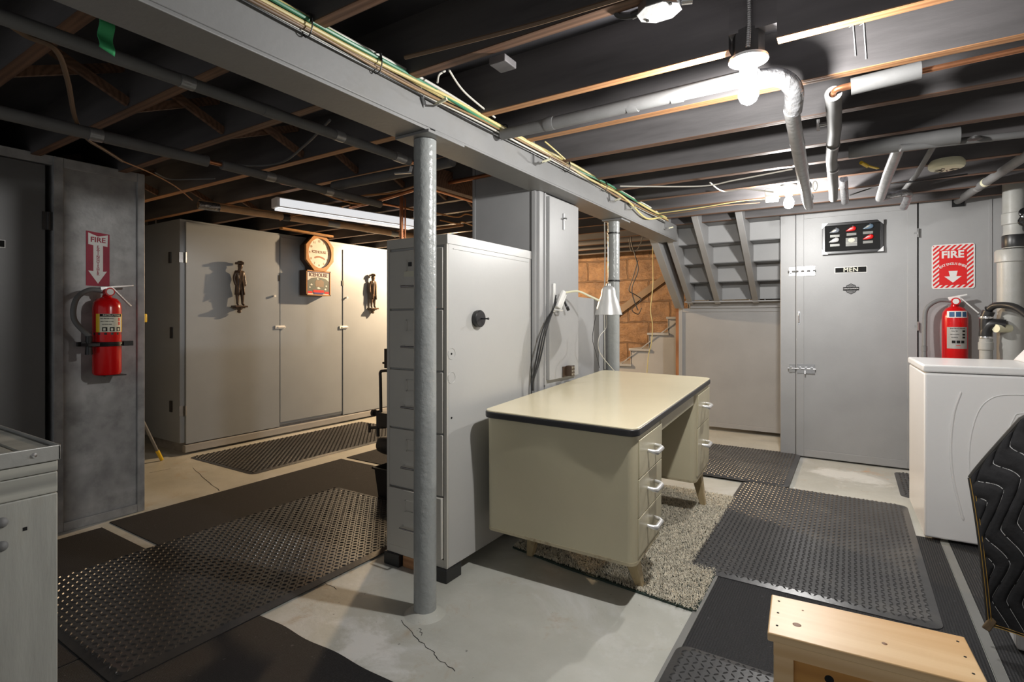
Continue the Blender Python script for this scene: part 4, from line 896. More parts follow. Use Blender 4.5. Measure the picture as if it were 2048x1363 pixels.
def leg(x, y, sx, sy):
    # splayed flat-sided tapering foot reaching the floor
    Wp = Matrix.Translation(Vector((-.7227, 2.0669, .76))) @ Rm
    a = Vector((x, y, zb)); foot_w = Wp @ (a + Vector((sx, sy, 0))); foot_w.z = .004
    f = Wp.inverted() @ foot_w
    m = MB(); vs = [a + Vector((i * .035, j * .03, .0)) for i, j in ((-1, -1), (1, -1), (1, 1), (-1, 1))] + [f + Vector((i * .016, j * .018, 0)) for i, j in ((-1, -1), (1, -1), (1, 1), (-1, 1))]
    m.add(vs, [(0, 1, 2, 3), (7, 6, 5, 4), (0, 4, 5, 1), (1, 5, 6, 2), (2, 6, 7, 3), (3, 7, 4, 0)])
    ob('leg', m, M_leg, dk, label='tapered tan leg with a chipped foot', bev=.004)
M_leg = paint('scuffed_tan_leg_paint', (.42, .33, .19), .4, .15, 12, .03, 60, dirt=(.12, .08, .05), dscale=14, damt=.7)
leg(-.10, .20, .045, .03); leg(-.075, L_ - .10, .05, .0); leg(-W_ + .15, .26, -.03, 0); leg(-W_ + .09, L_ - .10, -.03, 0)

# ================================================================== machine behind the filing cabinet
mc = thing('boiler', (-2.37, 2.98, 0), 'old iron boiler behind the filing cabinet, pump and pipe loop poking out left', 'machine')
ob('body', B(-2.60, -2.15, 2.78, 3.30, .06, 1.02), M_iron, mc, bev=.02)
def wp(px, py, y): return at(px, py, y=y)
YP = 2.74
a = wp(777, 742, YP)
ob('pipe_loop', MB().bez([wp(785, 741, YP), wp(768, 741, YP), wp(761, 744, YP), wp(761, 760, YP), wp(762, 825, YP)], .011, 10), M_iron, mc, sm=True)
ob('valve', MB().tube([wp(744, 826, YP), wp(790, 830, YP)], .012, 10).tube([wp(756, 820, YP), wp(756, 872, YP)], .013, 10).lathe([(.026, -.01), (.026, .01)], tuple(wp(748, 825, YP)), 'x', 14).tube([wp(740, 855, YP), wp(770, 853, YP)], .012, 10)
   .bar(wp(739, 846, YP), wp(739, 864, YP), .012, .018), M_iron, mc, sm=True)
pc_ = wp(765, 888, YP)
ob('pump', MB().lathe([(.02, -.09), (.055, -.08), (.065, -.03), (.065, .10), (.05, .12)], (pc_.x + .07, YP, pc_.z), 'x', 24), M_iron, mc, label='round black pump', sm=True)
g1 = wp(768, 838, YP)
ob('flange', B(g1.x - .03, g1.x + .12, YP - .035, YP + .04, g1.z - .05, g1.z + .05), M_iron, mc, bev=.006)
s1 = wp(776, 716, YP)
ob('switch_box', B(s1.x - .02, s1.x + .09, YP - .02, YP + .06, s1.z - .07, s1.z + .07), M_black, mc, bev=.004)
ob('switch_lever', MB().tube([(s1.x - .05, YP, s1.z - .035), (s1.x, YP, s1.z - .035)], .008), M_black, mc, sm=True)
tu = thing('plastic_tub', (-2.55, 2.70, 0), 'black plastic tub on the floor left of the filing cabinet', 'tub')
tx0, tx1, ty0, ty1 = -2.73, -2.30, 2.52, 2.72
def tubm(z0, z1, e0, e1, th):
    m = MB()
    o0 = [(tx0 + e0, ty0 + e0), (tx1 - e0, ty0 + e0), (tx1 - e0, ty1 - e0), (tx0 + e0, ty1 - e0)]
    o1 = [(tx0 + e1, ty0 + e1), (tx1 - e1, ty0 + e1), (tx1 - e1, ty1 - e1), (tx0 + e1, ty1 - e1)]
    i1 = [(tx0 + e1 + th, ty0 + e1 + th), (tx1 - e1 - th, ty0 + e1 + th), (tx1 - e1 - th, ty1 - e1 - th), (tx0 + e1 + th, ty1 - e1 - th)]
    i0 = [(tx0 + e0 + th, ty0 + e0 + th), (tx1 - e0 - th, ty0 + e0 + th), (tx1 - e0 - th, ty1 - e0 - th), (tx0 + e0 + th, ty1 - e0 - th)]
    vs = [(a, b, z0) for a, b in o0] + [(a, b, z1) for a, b in o1] + [(a, b, z1) for a, b in i1] + [(a, b, z0 + .01) for a, b in i0]
    fs = [(3, 2, 1, 0), (12, 13, 14, 15)]
    for k in range(4):
        j = (k + 1) % 4; fs += [(k, j, 4 + j, 4 + k), (4 + k, 4 + j, 8 + j, 8 + k), (8 + k, 8 + j, 12 + j, 12 + k)]
    return m.add(vs, fs)
ob('shell', tubm(.006, .20, .03, .012, .008), M_black, tu, bev=.002)
rm = MB()
for a in ((tx0, tx1, ty0, ty0 + .012), (tx0, tx1, ty1 - .012, ty1), (tx0, tx0 + .012, ty0, ty1), (tx1 - .012, tx1, ty0, ty1)): rm.box(a[0], a[1], a[2], a[3], .194, .206)
ob('rim', rm, M_black, tu, bev=.002)

# ================================================================== fire extinguishers and signs
def extinguisher(c, r, h, out, side, label, labels, hose_dir, bracket=True):
    """c: centre of the cylinder bottom; out: unit vector away from the wall; side: unit vector to the viewer's right along the wall"""
    t = thing('fire_extinguisher', tuple(c), label, 'fire extinguisher')
    c = Vector(c); o_ = Vector(out); sd = Vector(side)
    ob('cylinder', MB().lathe([(r * .9, 0), (r, .012), (r, h * .86), (r * .93, h * .93), (r * .7, h * .98), (r * .36, h * 1.0), (r * .30, h * 1.03)], c, 'z', 40), M_red, t, sm=True)
    nk = c + Vector((0, 0, h * 1.03))
    ob('valve_neck', MB().lathe([(r * .28, 0), (r * .26, r * .5)], nk, 'z', 16), M_steel, t, sm=True)
    ob('pressure_gauge', MB().tube([nk + o_ * r * .1 + Vector((0, 0, r * .25)), nk + o_ * r * .62 + Vector((0, 0, r * .25))], r * .36, 20), M_red, t, label='small round red gauge', sm=True)
    ob('gauge_dial', MB().tube([nk + o_ * r * .62 + Vector((0, 0, r * .25)), nk + o_ * r * .66 + Vector((0, 0, r * .25))], r * .25, 20), M_signw, t)
    hv = nk + Vector((0, 0, r * .6))
    ob('carry_handle', MB().bar(hv - sd * r * .5, hv + sd * r * (1.9 if bracket else .9) + Vector((0, 0, r * .30)), r * .32, r * .14).bar(hv - sd * r * .5 + Vector((0, 0, -.01)), hv + sd * r * .4, r * .4, r * .35), M_chrome if bracket else M_porc, t, label='steel carry handle', bev=.001)
    ob('squeeze_lever', MB().bar(hv + sd * r * .4, hv + sd * r * 1.75 - Vector((0, 0, r * 1.5)), r * .25, r * .12), M_chrome if bracket else M_porc, t, bev=.001)
    w0 = nk + Vector((0, 0, r * .35)) - sd * r * .3; out_ = o_ * r * .25
    pts = [w0, w0 - sd * r * 1.0 + out_ * .3, w0 - sd * r * 1.9 - Vector((0, 0, r * .8)) + out_, w0 - sd * r * 2.05 - Vector((0, 0, r * 2.4)) + out_ * 1.3, w0 - sd * r * hose_dir - Vector((0, 0, h * .58)) + out_ * 2.2]
    ob('hose', MB().bez(pts, r * .20, 12), M_foam, t, label='grey hose', sm=True)
    nz = pts[-1]
    ob('nozzle', MB().tube([nz, nz - Vector((0, 0, r * .5)), nz - Vector((0, 0, r * .5)) , nz - Vector((0, 0, r * 1.5))], [r * .24, r * .24, r * .2, r * .27], 14), M_black if bracket else M_foam, t, sm=True)
    return t, c, r, h, o_, sd
def wrap(t, name, c, r, o_, sd, a0, a1, z0, z1, mat, off=.0008, label=None):
    m = MB(); n = 14
    def fn(u, v):
        a = a0 + (a1 - a0) * u
        p = Vector(c) + (o_ * math.cos(a) + sd * math.sin(a)) * (r + off); p.z = c[2] + z0 + (z1 - z0) * v; return p
    m.grid(fn, n, 1); return ob(name, m, mat, t, sm=True, label=label)
def wrap_text(parent, body, size, c, r, o_, sd, zc, mat, name='lettering', a_c=0.0, bold=.02, off=.0016):
    m = MB(); m.text(body, size, (0, 0, 0), X, Y, Z, .0001, bold)
    v2 = []
    for (x, y, z) in m.v:
        a = a_c + x / r; p = Vector(c) + (o_ * math.cos(a) + sd * math.sin(a)) * (r + off + z); p.z = c[2] + zc + y; v2.append(tuple(p))
    m.v = v2; return ob(name, m, mat, parent)
# left extinguisher (wall x=-3.755, facing +x, viewer's right = +y)
cL = (-3.672, 1.352, .881)
tL = extinguisher(cL, .0695, .45, X, Y, 'red fire extinguisher strapped to the left closet panel, with a yellow label', None, 1.15)
t, c, r, h, o_, sd = tL
lb = wrap(t, 'instruction_label', c, r, o_, sd, -1.15, 1.15, .248, .353, M_label, label='cream instruction label with yellow edges')
for s in (-1, 1): wrap(t, 'label_edge', c, r, o_, sd, s * 1.15, s * .85, .248, .353, M_yel, .0012)
wrap(t, 'label_header', c, r, o_, sd, -.84, .84, .337, .352, M_ink, .0012)
wrap_text(lb, 'INSTRUCTIONS', .0125, c, r, o_, sd, .3445, M_label)
for i, z in enumerate((.326, .309, .292)): wrap_text(lb, ('PULL PIN AND HOLD', 'AIM AT BASE OF FIRE', 'SQUEEZE LEVER')[i], .0065, c, r, o_, sd, z, M_ink, a_c=-.35)
for i in (-1, 0, 1):
    wrap(t, 'pictogram', c, r, o_, sd, i * .5 - .17, i * .5 + .17, .252, .276, M_ink, .0012)
    wrap(t, 'pictogram_mark', c, r, o_, sd, i * .5 - .10, i * .5 + .06, .256, .271, M_label, .0018)
for z in (.320, .297): wrap(t, 'flame_mark', c, r, o_, sd, .48, .66, z - .008, z + .010, M_redp, .0014)
wrap(t, 'black_band', c, r, o_, sd, -PI, PI, .232, .245, M_black, .001)
bk = MB(); bk.tube([(c[0] + (r + .004) * math.cos(a), c[1] + (r + .004) * math.sin(a), c[2] + .178) for a in [-PI * .75 + k * PI * 1.5 / 24 for k in range(25)]], .006, 8)
for dz in (-.008, .008): bk.tube([(c[0] + (r + .004) * math.cos(a), c[1] + (r + .004) * math.sin(a), c[2] + .178 + dz) for a in [-PI * .75 + k * PI * 1.5 / 24 for k in range(25)]], .005, 8)
bk.box(-3.754, -3.73, c[1] - .12, c[1] + .12, c[2] + .165, c[2] + .191); bk.box(-3.70, -3.60, c[1] - .115, c[1] - .06, c[2] + .168, c[2] + .186); bk.box(-3.66, -3.62, c[1] + .065, c[1] + .115, c[2] + .165, c[2] + .193)
bkt = thing('extinguisher_bracket', (-3.75, 1.352, .86), 'black strap bracket holding the left extinguisher on the closet panel', 'bracket')
ob('strap', bk, M_black, bkt, bev=.001); ob('shelf_plate', MB().box(-3.754, -3.61, c[1] - .03, c[1] + .075, c[2] - .008, c[2] - .002), M_iron, bkt)
# right extinguisher
cR = (.662, 5.19, .70)
tR = extinguisher(cR, .078, .60, NY, X, 'red fire extinguisher behind the white washing machine, with a silver label', None, 2.1, False)
t, c, r, h, o_, sd = tR
tp = wrap(t, 'class_label', c, r, o_, sd, -.75, .95, .515, .565, M_signw)
for i in range(3): wrap(t, 'pictogram', c, r, o_, sd, -.55 + i * .5, -.15 + i * .5, .522, .558, flat('blue_pictogram', (.03, .10, .22), .4), .0014)
ml = wrap(t, 'instruction_label', c, r, o_, sd, -.75, .95, .285, .445, flat('silver_label', (.45, .44, .42), .35, .3), label='silver instruction label')
wrap_text(ml, 'INSTRUCTIONS', .013, c, r, o_, sd, .434, M_ink, a_c=.1)
for i, z in enumerate((.415, .39, .368)): wrap_text(ml, ('PULL PIN', 'AIM NOZZLE', 'SQUEEZE')[i], .009, c, r, o_, sd, z, M_ink, a_c=-.15); wrap(t, 'pictogram', c, r, o_, sd, .45, .7, z - .007, z + .007, M_ink, .0014)
for i in range(3): wrap(t, 'pictogram', c, r, o_, sd, -.35 + i * .35, -.08 + i * .35, .325, .345, M_ink, .0014)
wrap(t, 'red_mark', c, r, o_, sd, -.05, .30, .305, .31, M_redp, .0014)
tag(ob('extinguisher_bracket', B(.63, .70, 5.262, YD, .9, 1.32), M_steel), 'steel bracket behind the right extinguisher', 'bracket')
# right FIRE sign
sg = thing('fire_sign', (.659, YD - .004, 1.44), 'red and white striped FIRE EXTINGUISHER sign with an arrow, above the right extinguisher', 'sign')
x0, x1, z0, z1 = .532, .790, 1.438, 1.782; YS = YD - .004
ob('plate', MB().prism(rrect(x0, x1, z0, z1, .018), (0, YS, 0), X, Z, NY, 0, .003), M_signw, sg)
m1 = MB(); bx = .046
ob('red_field', MB().prism([(x0 + bx, z0 + .03), (x1 - bx, z0 + .03), (x1 - bx, z1 - .045), (x0 + bx, z1 - .045)], (0, YS, 0), X, Z, NY, .003, .0036), M_redp, sg)
def clip_poly(poly, a, b, c_):  # keep a*x+b*y<=c
    out = []
    for i in range(len(poly)):
        p, q = poly[i], poly[(i + 1) % len(poly)]; dp = a * p[0] + b * p[1] - c_; dq = a * q[0] + b * q[1] - c_
        if dp <= 0: out.append(p)
        if dp * dq < 0: t_ = dp / (dp - dq); out.append((p[0] + (q[0] - p[0]) * t_, p[1] + (q[1] - p[1]) * t_))
    return out
st = MB(); W0 = .0125; k = -20
for k in range(-30, 40):
    s0 = k * .034; band = [(-1, -1 + s0), (3, 3 + s0), (3, 3 + s0 + W0 * 1.45), (-1, -1 + s0 + W0 * 1.45)]
    for (ax0, ax1, az0, az1) in ((x0 + .008, x1 - .008, z0 + .008, z0 + .030), (x0 + .008, x1 - .008, z1 - .045, z1 - .008), (x0 + .008, x0 + bx, z0 + .030, z1 - .045), (x1 - bx, x1 - .008, z0 + .030, z1 - .045)):
        pl = band
        for (a, b, c_) in ((1, 0, ax1), (-1, 0, -ax0), (0, 1, az1), (0, -1, -az0)):
            pl = clip_poly(pl, a, b, c_) if pl else pl
        if len(pl) >= 3: st.prism(pl, (0, YS, 0), X, Z, NY, .003, .0036)
ob('stripes', st, M_redp, sg, label='red diagonal border stripes')
xm = (x0 + x1) / 2
ob('lettering', MB().text('FIRE', .075, (xm - .002, YS - .0042, 1.700), X, Z, NY, .0004, .035), M_signw, sg)
at_ = MB()
wd_ = 'EXTINGUISHER'
for i, ch in enumerate(wd_):
    a = (i - 5.5) * .118; R_ = .125
    cx_, cz_ = xm + R_ * math.sin(a) * 1.0, 1.505 + R_ * math.cos(a) * 1.0
    at_.text(ch, .025, (cx_, YS - .0042, cz_), (math.cos(a), 0, -math.sin(a)), (math.sin(a), 0, math.cos(a)), NY, .0004, .03)
ob('lettering', at_, M_signw, sg)
ob('arrow', MB().prism([(-.026, .045), (.028, .045), (.020, .004), (.052, .004), (0, -.045), (-.052, .004), (-.018, .004)], (xm, YS, 1.530), X, Z, NY, .0038, .0044), M_signw, sg)
# left FIRE sign (vertical sticker)
sl_ = thing('fire_sign', (-3.774, 1.34, 1.42), 'crimson FIRE EXTINGUISHER arrow sticker above the left extinguisher', 'sign')
y0, y1, z0, z1 = 1.285, 1.402, 1.40, 1.722; XS = -3.7735; ymid = (y0 + y1) / 2
ob('sheet', MB().prism([(y0, z0), (y1, z0), (y1, z1 - .01), (y0, z1)], (XS, 0, 0), Y, Z, X, 0, .0012), M_pink, sl_)
ob('arrow', MB().prism([(-.048, .150), (0, .132), (.05, .145), (.048, .075), (.025, .078), (.025, -.075), (.045, -.073), (0, -.148), (-.048, -.073), (-.023, -.075), (-.023, .078), (-.048, .082)], (XS, ymid, 1.562), Y, Z, X, .0012, .0017), M_signw, sl_)
lt = MB().text('FIRE', .042, (XS + .002, ymid, 1.672), Y, Z, X, .0003, .02)
for i, ch in enumerate('EXTINGUISHER'): lt.text(ch, .021, (XS + .002, ymid, 1.632 - i * .0148), Y, Z, X, .0003, .02)
ob('lettering', lt, M_pink, sl_)
# small sign cut by the left frame edge
q = at(4, 487, x=-3.77)
ss = thing('door_sign', (-3.77, q.y, q.z), 'small dark sign with a pale border on the left door, cut by the frame', 'sign')
ob('border', B(-3.774, -3.772, q.y - .16, q.y + .014, q.z - .021, q.z + .021), M_signw, ss); ob('plate', B(-3.772, -3.771, q.y - .155, q.y + .010, q.z - .017, q.z + .017), M_ink, ss)

# MEN sign
ms = thing('door_sign', (0, YD - .013, 1.59), 'black MEN sign with a thin white border on the door', 'sign'); YM = YD - .0125
ob('border', MB().prism([(-.118, 1.592), (.112, 1.590), (.112, 1.644), (-.118, 1.642)], (0, YM, 0), X, Z, NY, 0, .002), M_signw, ms)
ob('plate', MB().prism([(-.112, 1.597), (.107, 1.595), (.107, 1.639), (-.112, 1.637)], (0, YM, 0), X, Z, NY, .002, .003), M_ink, ms)
ob('lettering', MB().text('MEN', .050, (-.0035, YM - .0040, 1.6165), X, Z, NY, .0006, 0, 1.08).text('MEN', .050, (-.0005, YM - .0042, 1.6165), X, Z, NY, .0006, 0, 1.08).text('MEN', .048, (-.002, YM - .0044, 1.6165), X, Z, NY, .0006, 0, 1.12), M_label, ms)
# shield emblem
em = thing('shield_emblem', (0, YM, 1.42), 'small silver and black bar-and-shield emblem under the MEN sign', 'emblem')
shd = [(-.038, .012), (-.030, .030), (-.012, .036), (0, .044), (.012, .036), (.030, .030), (.038, .012), (.040, -.012), (.030, -.030), (0, -.046), (-.030, -.030), (-.040, -.012)]
ob('shield', MB().prism(shd, (0, YM, 1.459), X, Z, NY, 0, .003), M_ink, em)
ob('shield_face', MB().prism([(a * .9, b * .9) for a, b in shd], (0, YM, 1.459), X, Z, NY, .003, .0035), M_foam, em)
ob('bar', MB().prism([(-.056, -.014), (.056, -.014), (.056, .014), (-.056, .014)], (0, YM, 1.459), X, Z, NY, .0035, .0045), M_ink, em)
em_t = MB().text('HARLEY-DAVIDSON', .0125, (0, YM - .005, 1.459), X, Z, NY, .0003, .02, 1, .92)
ob('lettering', em_t, M_signw, em)
em2 = MB().text('MOTOR', .014, (0, YM - .0042, 1.483), X, Z, NY, .0003, 0).text('CYCLES', .013, (0, YM - .0042, 1.434), X, Z, NY, .0003, 0)
ob('lettering', em2, M_ink, em)
# framed display of tanks
fx0, fx1, fz0, fz1 = -.207, .222, 1.752, 2.012
YF = YD - .012
fd = thing('display_frame', (0, YF, fz0), 'black framed display of six miniature fuel tanks and plaques on the door', 'picture frame')
ob('backing', B(fx0 + .02, fx1 - .02, YF - .02, YF, fz0 + .02, fz1 - .02), M_ink, fd)
fm = MB(); fm.box(fx0, fx1, YF - .045, YF, fz1 - .024, fz1); fm.box(fx0, fx1, YF - .045, YF, fz0, fz0 + .024); fm.box(fx0, fx0 + .024, YF - .045, YF, fz0, fz1); fm.box(fx1 - .024, fx1, YF - .045, YF, fz0, fz1)
ob('frame', fm, flat('satin_black_frame', (.022, .022, .024), .3), fd, bev=.003)
for sx in (0, 1):
    for sz in (0, 1):
        cx_ = fx0 if sx == 0 else fx1; cz_ = fz0 if sz == 0 else fz1; ax = 1 if sx == 0 else -1; az = 1 if sz == 0 else -1
        ob('corner_plate', MB().prism([(cx_, cz_), (cx_ + ax * .042, cz_), (cx_, cz_ + az * .042)], (0, YF, 0), X, Z, NY, .045, .0475), M_steel, fd, label='chrome corner plate')
def tank(cx_, cz_, mat, mat2=None):
    m = MB(); prof = [(-.036, .002), (-.028, .006), (-.012, .012), (.006, .017), (.022, .019), (.034, .014), (.039, .004)]
    m.lathe([(rr, xx) for xx, rr in prof], (0, 0, 0), 'x', 18)
    ca, sa = math.cos(.32), math.sin(.32)
    m.v = [(cx_ + x * ca - z * sa, YF - .028 + y * .5, cz_ + x * sa + z * ca) for x, y, z in m.v]
    o = ob('miniature_tank', m, mat, fd, sm=True)
    ob('filler_cap', MB().lathe([(.004, 0), (.005, .005)], (cx_ + .015, YF - .03, cz_ + .022), 'z', 10), M_chrome, o)
    if mat2: ob('tank_stripe', MB().prism([(-.03, -.001), (.0, .006), (.025, .008), (.0, .014)], (cx_, YF - .037, cz_ - .003), (ca, 0, sa), (-sa, 0, ca), NY, 0, .002), mat2, o)
wx = [-.115, .003, .117]
M_tgrey = flat('tank_silver_blue', (.30, .33, .38), .2, .3); M_tw = flat('tank_white', (.7, .7, .7), .2); M_tcream = flat('tank_cream', (.62, .56, .42), .2); M_tb = flat('tank_steel_blue', (.13, .20, .28), .2)
tank(wx[0] - .005, 1.945, M_tgrey, M_tcream); tank(wx[1] - .005, 1.950, M_redp, M_signw); tank(wx[2], 1.958, M_tb, M_tcream)
tank(wx[0] - .008, 1.866, M_tw, M_signw); tank(wx[2], 1.873, M_redp, M_tw)
for cx_, cz_ in ((wx[0], 1.905), (wx[1], 1.910), (wx[2], 1.914), (wx[0], 1.828), (wx[2], 1.837)):
    ob('nameplate', B(cx_ - .034, cx_ + .034, YF - .024, YF - .020, cz_ - .010, cz_ + .010), flat('grey_nameplate', (.20, .20, .185), .4, .2), fd, bev=0)
cp = ob('centre_plaque', B(wx[1] - .040, wx[1] + .040, YF - .024, YF - .020, 1.812, 1.882), flat('grey_plaque', (.17, .17, .16), .4, .2), fd)
ob('plaque_emblem', MB().prism([(a * .6, b * .42) for a, b in shd], (wx[1], YF - .024, 1.862), X, Z, NY, 0, .002).box(wx[1] - .038, wx[1] + .038, YF - .0252, YF - .024, 1.838, 1.840), M_label, cp)

# ================================================================== drain pipes at right
dp = thing('drain_stack', (.99, 5.02, 0), 'fat grey upright drain pipe behind the washing machine', 'pipe')
xd = .945
ob('pipe', MB().lathe([(.075, 0), (.075, 1.60), (.088, 1.605), (.088, 1.68), (.08, 1.69)], (xd, 5.02, 0), 'z', 36), M_pvc, dp, sm=True)
ob('upper_pipe', MB().lathe([(.065, 1.70), (.065, 1.80), (.062, 1.81), (.062, 1.86), (.072, 1.865), (.072, 1.94), (.066, 1.945), (.066, 2.29)], (xd + .02, 5.02, 0), 'z', 32), M_pvc, dp, sm=True)
ob('clamp_band', MB().lathe([(.068, 1.705), (.070, 1.71), (.070, 1.785), (.068, 1.79)], (xd + .02, 5.02, 0), 'z', 28), M_black, dp, sm=True)
ob('side_outlet', MB().tube([(xd - .02, 4.96, 1.14), (xd - .10, 4.90, 1.14)], .028, 16), M_cream, dp, sm=True)
ds = thing('drain_standpipe', (.81, 4.95, 0), 'thin grey standpipe with a black rubber elbow behind the washing machine', 'pipe')
ob('pipe', MB().lathe([(.036, 0), (.036, .985), (.042, .99), (.042, 1.04), (.037, 1.045), (.037, 1.07)], (.80, 4.95, 0), 'z', 26), M_pvc, ds, sm=True)
ob('rubber_elbow', MB().bez([(.80, 4.95, 1.06), (.80, 4.95, 1.12), (.83, 4.94, 1.17), (.90, 4.93, 1.165)], .036, 16), M_black, ds, sm=True)
ob('rubber_branch', MB().bez([(.80, 4.95, 1.12), (.80, 4.95, 1.20), (.815, 4.94, 1.26)], [.035] * 21, 16), M_black, ds, sm=True)
for zz_, xx in ((1.075, .80), (1.215, .802)): ob('hose_clamp', MB().lathe([(.039, -.007), (.040, 0), (.039, .007)], (xx, 4.95, zz_), 'z', 24), M_chrome, ds, sm=True)
tag(ob('drain_hose', MB().bez([(.815, 4.94, 1.27), (.85, 4.90, 1.30), (.93, 4.80, 1.28), (1.0, 4.62, 1.16), (1.03, 4.45, 1.02)], [.030] + [.022] * 40, 14), M_black, sm=True), 'black washer drain hose looping out of the standpipe', 'hose')
bag = MB(); 
import math as _m
def blob(c_, r_, n=14, amp=.18, sq=(1, 1, 1)):
    m = MB()
    for i in range(n + 1): pass
    def fn(u, v):
        a = 2 * PI * u; b = PI * v; k = 1 + amp * math.sin(5 * a + 3 * b) * math.sin(b) + amp * .6 * math.sin(9 * a - 7 * b) * math.sin(b)
        return (c_[0] + r_ * sq[0] * k * math.cos(a) * math.sin(b), c_[1] + r_ * sq[1] * k * math.sin(a) * math.sin(b), c_[2] + r_ * sq[2] * k * math.cos(b))
    return m.grid(fn, 40, 24)
tag(ob('plastic_bag', blob((1.055, 4.93, 1.90), .075, sq=(1, .8, 1.5)), flat('glossy_black_plastic', (.012, .012, .013), .15), sm=True), 'crinkled black plastic wrapped around the drain top at far right', 'plastic bag')

# ================================================================== washing machine
wm = thing('washing_machine', (.336, 3.65, 0), 'white washing machine standing side-on below the right extinguisher', 'washing machine', None, (0, 0, .02), local=True)
ob('body', B(0, .69, 0, .70, .02, .912), M_white, wm, bev=.012, seg=3)
ob('lid_deck', MB().box(-.006, .70, -.006, .706, .916, .956), M_white, wm, bev=.010, seg=3)
def arcpts(pts, r): return MB().bez(pts, r, 8, 12)
ob('side_rib', MB().bez([(.155, -.001, .82), (.125, -.001, .70), (.112, -.001, .52), (.125, -.001, .34), (.165, -.001, .14)], [.002] + [.006] * 47 + [.002], 8, 12), M_white, wm, label='curved embossed rib', sm=True)
ob('side_panel_recess', MB().bez([(.75, -.001, .80), (.40, -.001, .82), (.26, -.001, .78), (.20, -.001, .62), (.19, -.001, .40), (.23, -.001, .2), (.28, -.001, .12)], .003, 8, 12), M_white, wm, sm=True)
ob('side_panel_rim', MB().bez([(.75, -.001, .73), (.42, -.001, .73), (.36, -.001, .69), (.335, -.001, .55), (.33, -.001, .3)], .003, 8, 12), M_white, wm, sm=True)
cs = MB(); cs.add([(.50, .03, .956), (.68, .03, .956), (.68, .03, 1.09), (.60, .03, 1.09), (.50, .67, .956), (.68, .67, .956), (.68, .67, 1.09), (.60, .67, 1.09)],
       [(0, 1, 2, 3), (7, 6, 5, 4), (0, 4, 5, 1), (1, 5, 6, 2), (2, 6, 7, 3), (3, 7, 4, 0)])
ob('control_panel', cs, M_white, wm, bev=.008)
ob('panel_face', MB().add([(.512, .06, .95), (.590, .06, 1.08), (.590, .64, 1.08), (.512, .64, .95)], [(0, 1, 2, 3)]), M_black, wm)
ft = MB()
for a, b in ((.06, .06), (.63, .06), (.06, .64), (.63, .64)): ft.lathe([(.02, 0), (.02, .02)], (a, b, .0), 'z', 12)
ob('foot', ft, M_brownp, wm)

# appliance under the blanket, and the blanket
ap = thing('small_appliance', (.9, 2.75, 0), 'white appliance almost hidden behind the black quilted blanket', 'appliance')
ob('body', B(.62, 1.2, 2.60, 2.90, .40, .90), M_white, ap, bev=.01)
ob('base', B(.505, 1.2, 2.60, 2.90, .007, .40), M_white, ap, bev=.01)
def bl_left(v): return .424 - .052 * v
def bl_top(x):
    t = max(0.0, min(1.0, (x - .372) / .132)); u = max(0.0, min(1.0, (x - .504) / .10))
    return .617 + .239 * t ** .93 + .065 * u
def bsurf(u, v):
    x = bl_left(v) * (1 - u) + 1.08 * u
    z0 = .098 - .015 * min(1, u * 4); z = z0 + (bl_top(x) - z0) * v
    y = 2.565 - .14 * u - .030 * math.sin(PI * v) * (1 - u) + .012 * math.sin(11 * u + 3 * v)
    return Vector((x, y, z))
def zig(v):
    s_ = (v * 2.55 + .12) % 1.0; tri = abs(s_ * 2 - 1); tri = .55 * tri + .45 * tri * tri * (3 - 2 * tri); return .085 * (tri - .5)
SPB = .060
def bq(u, v):
    p = bsurf(u, v); ph = (u - zig(v)) / SPB
    d = abs(ph - round(ph)) * 2
    return Vector((p.x, p.y - .008 * min(1, d * 1.8) ** .6, p.z))
bl = thing('moving_blanket', (.7, 2.5, .08), 'black quilted moving blanket with white zigzag stitching hanging at the right', 'blanket')
bo = ob('quilted_cloth', MB().grid(bq, 240, 110), M_blanket, bl, sm=True)
sd_ = bo.modifiers.new('s', 'SOLIDIFY'); sd_.thickness = .008; sd_.offset = 0
stt = MB()
for k in range(-2, 18):
    seg_ = []
    for j in range(161):
        v = j / 160; u = k * SPB + zig(v)
        if .02 < u < .99 and .01 < v < .99 and j % 20 != 19: seg_.append(bq(u, v) + Vector((0, -.0055, 0)))
        else:
            if len(seg_) > 1: stt.tube(seg_, .0017, 5)
            seg_ = []
    if len(seg_) > 1: stt.tube(seg_, .0017, 5)
ob('stitching', stt, M_thread, bl, label='white zigzag stitching')
bd = MB()
for fn in (lambda t: bsurf(0, t), lambda t: bsurf(t, 0), lambda t: bsurf(t, 1)): bd.tube([fn(i / 60) + Vector((0, -.003, 0)) for i in range(61)], .009, 8)
ob('binding', bd, M_bind, bl, sm=True)
gs = MB()
for o3 in (-.004, .004):
    gs.tube([bsurf(0, i / 60) + Vector((o3 + .001, -.0118, 0)) for i in range(61)], .0011, 5)
    gs.tube([bsurf(i / 60, 0) + Vector((0, -.0118, o3)) for i in range(61)], .0011, 5)
ob('edge_stitching', gs, M_gold, bl, label='gold edge stitching')
e0 = bsurf(0, 0)
ob('corner_tie', MB().bar(e0 + Vector((.012, -.008, .025)), e0 + Vector((-.012, -.012, -.022)), .024, .010, Y), paint('frayed_brown_tape', (.16, .11, .06), .7, .3, 60, .05, 80), bl, bev=.003)
tpm = MB().grid(lambda u, v: (.62 + .46 * u, 2.47 + .40 * v, .925 + .012 * math.sin(5 * u)), 20, 12)
bt_ = ob('top_cloth', tpm, M_blanket, bl, sm=True); bt_.modifiers.new('s', 'SOLIDIFY').thickness = .01

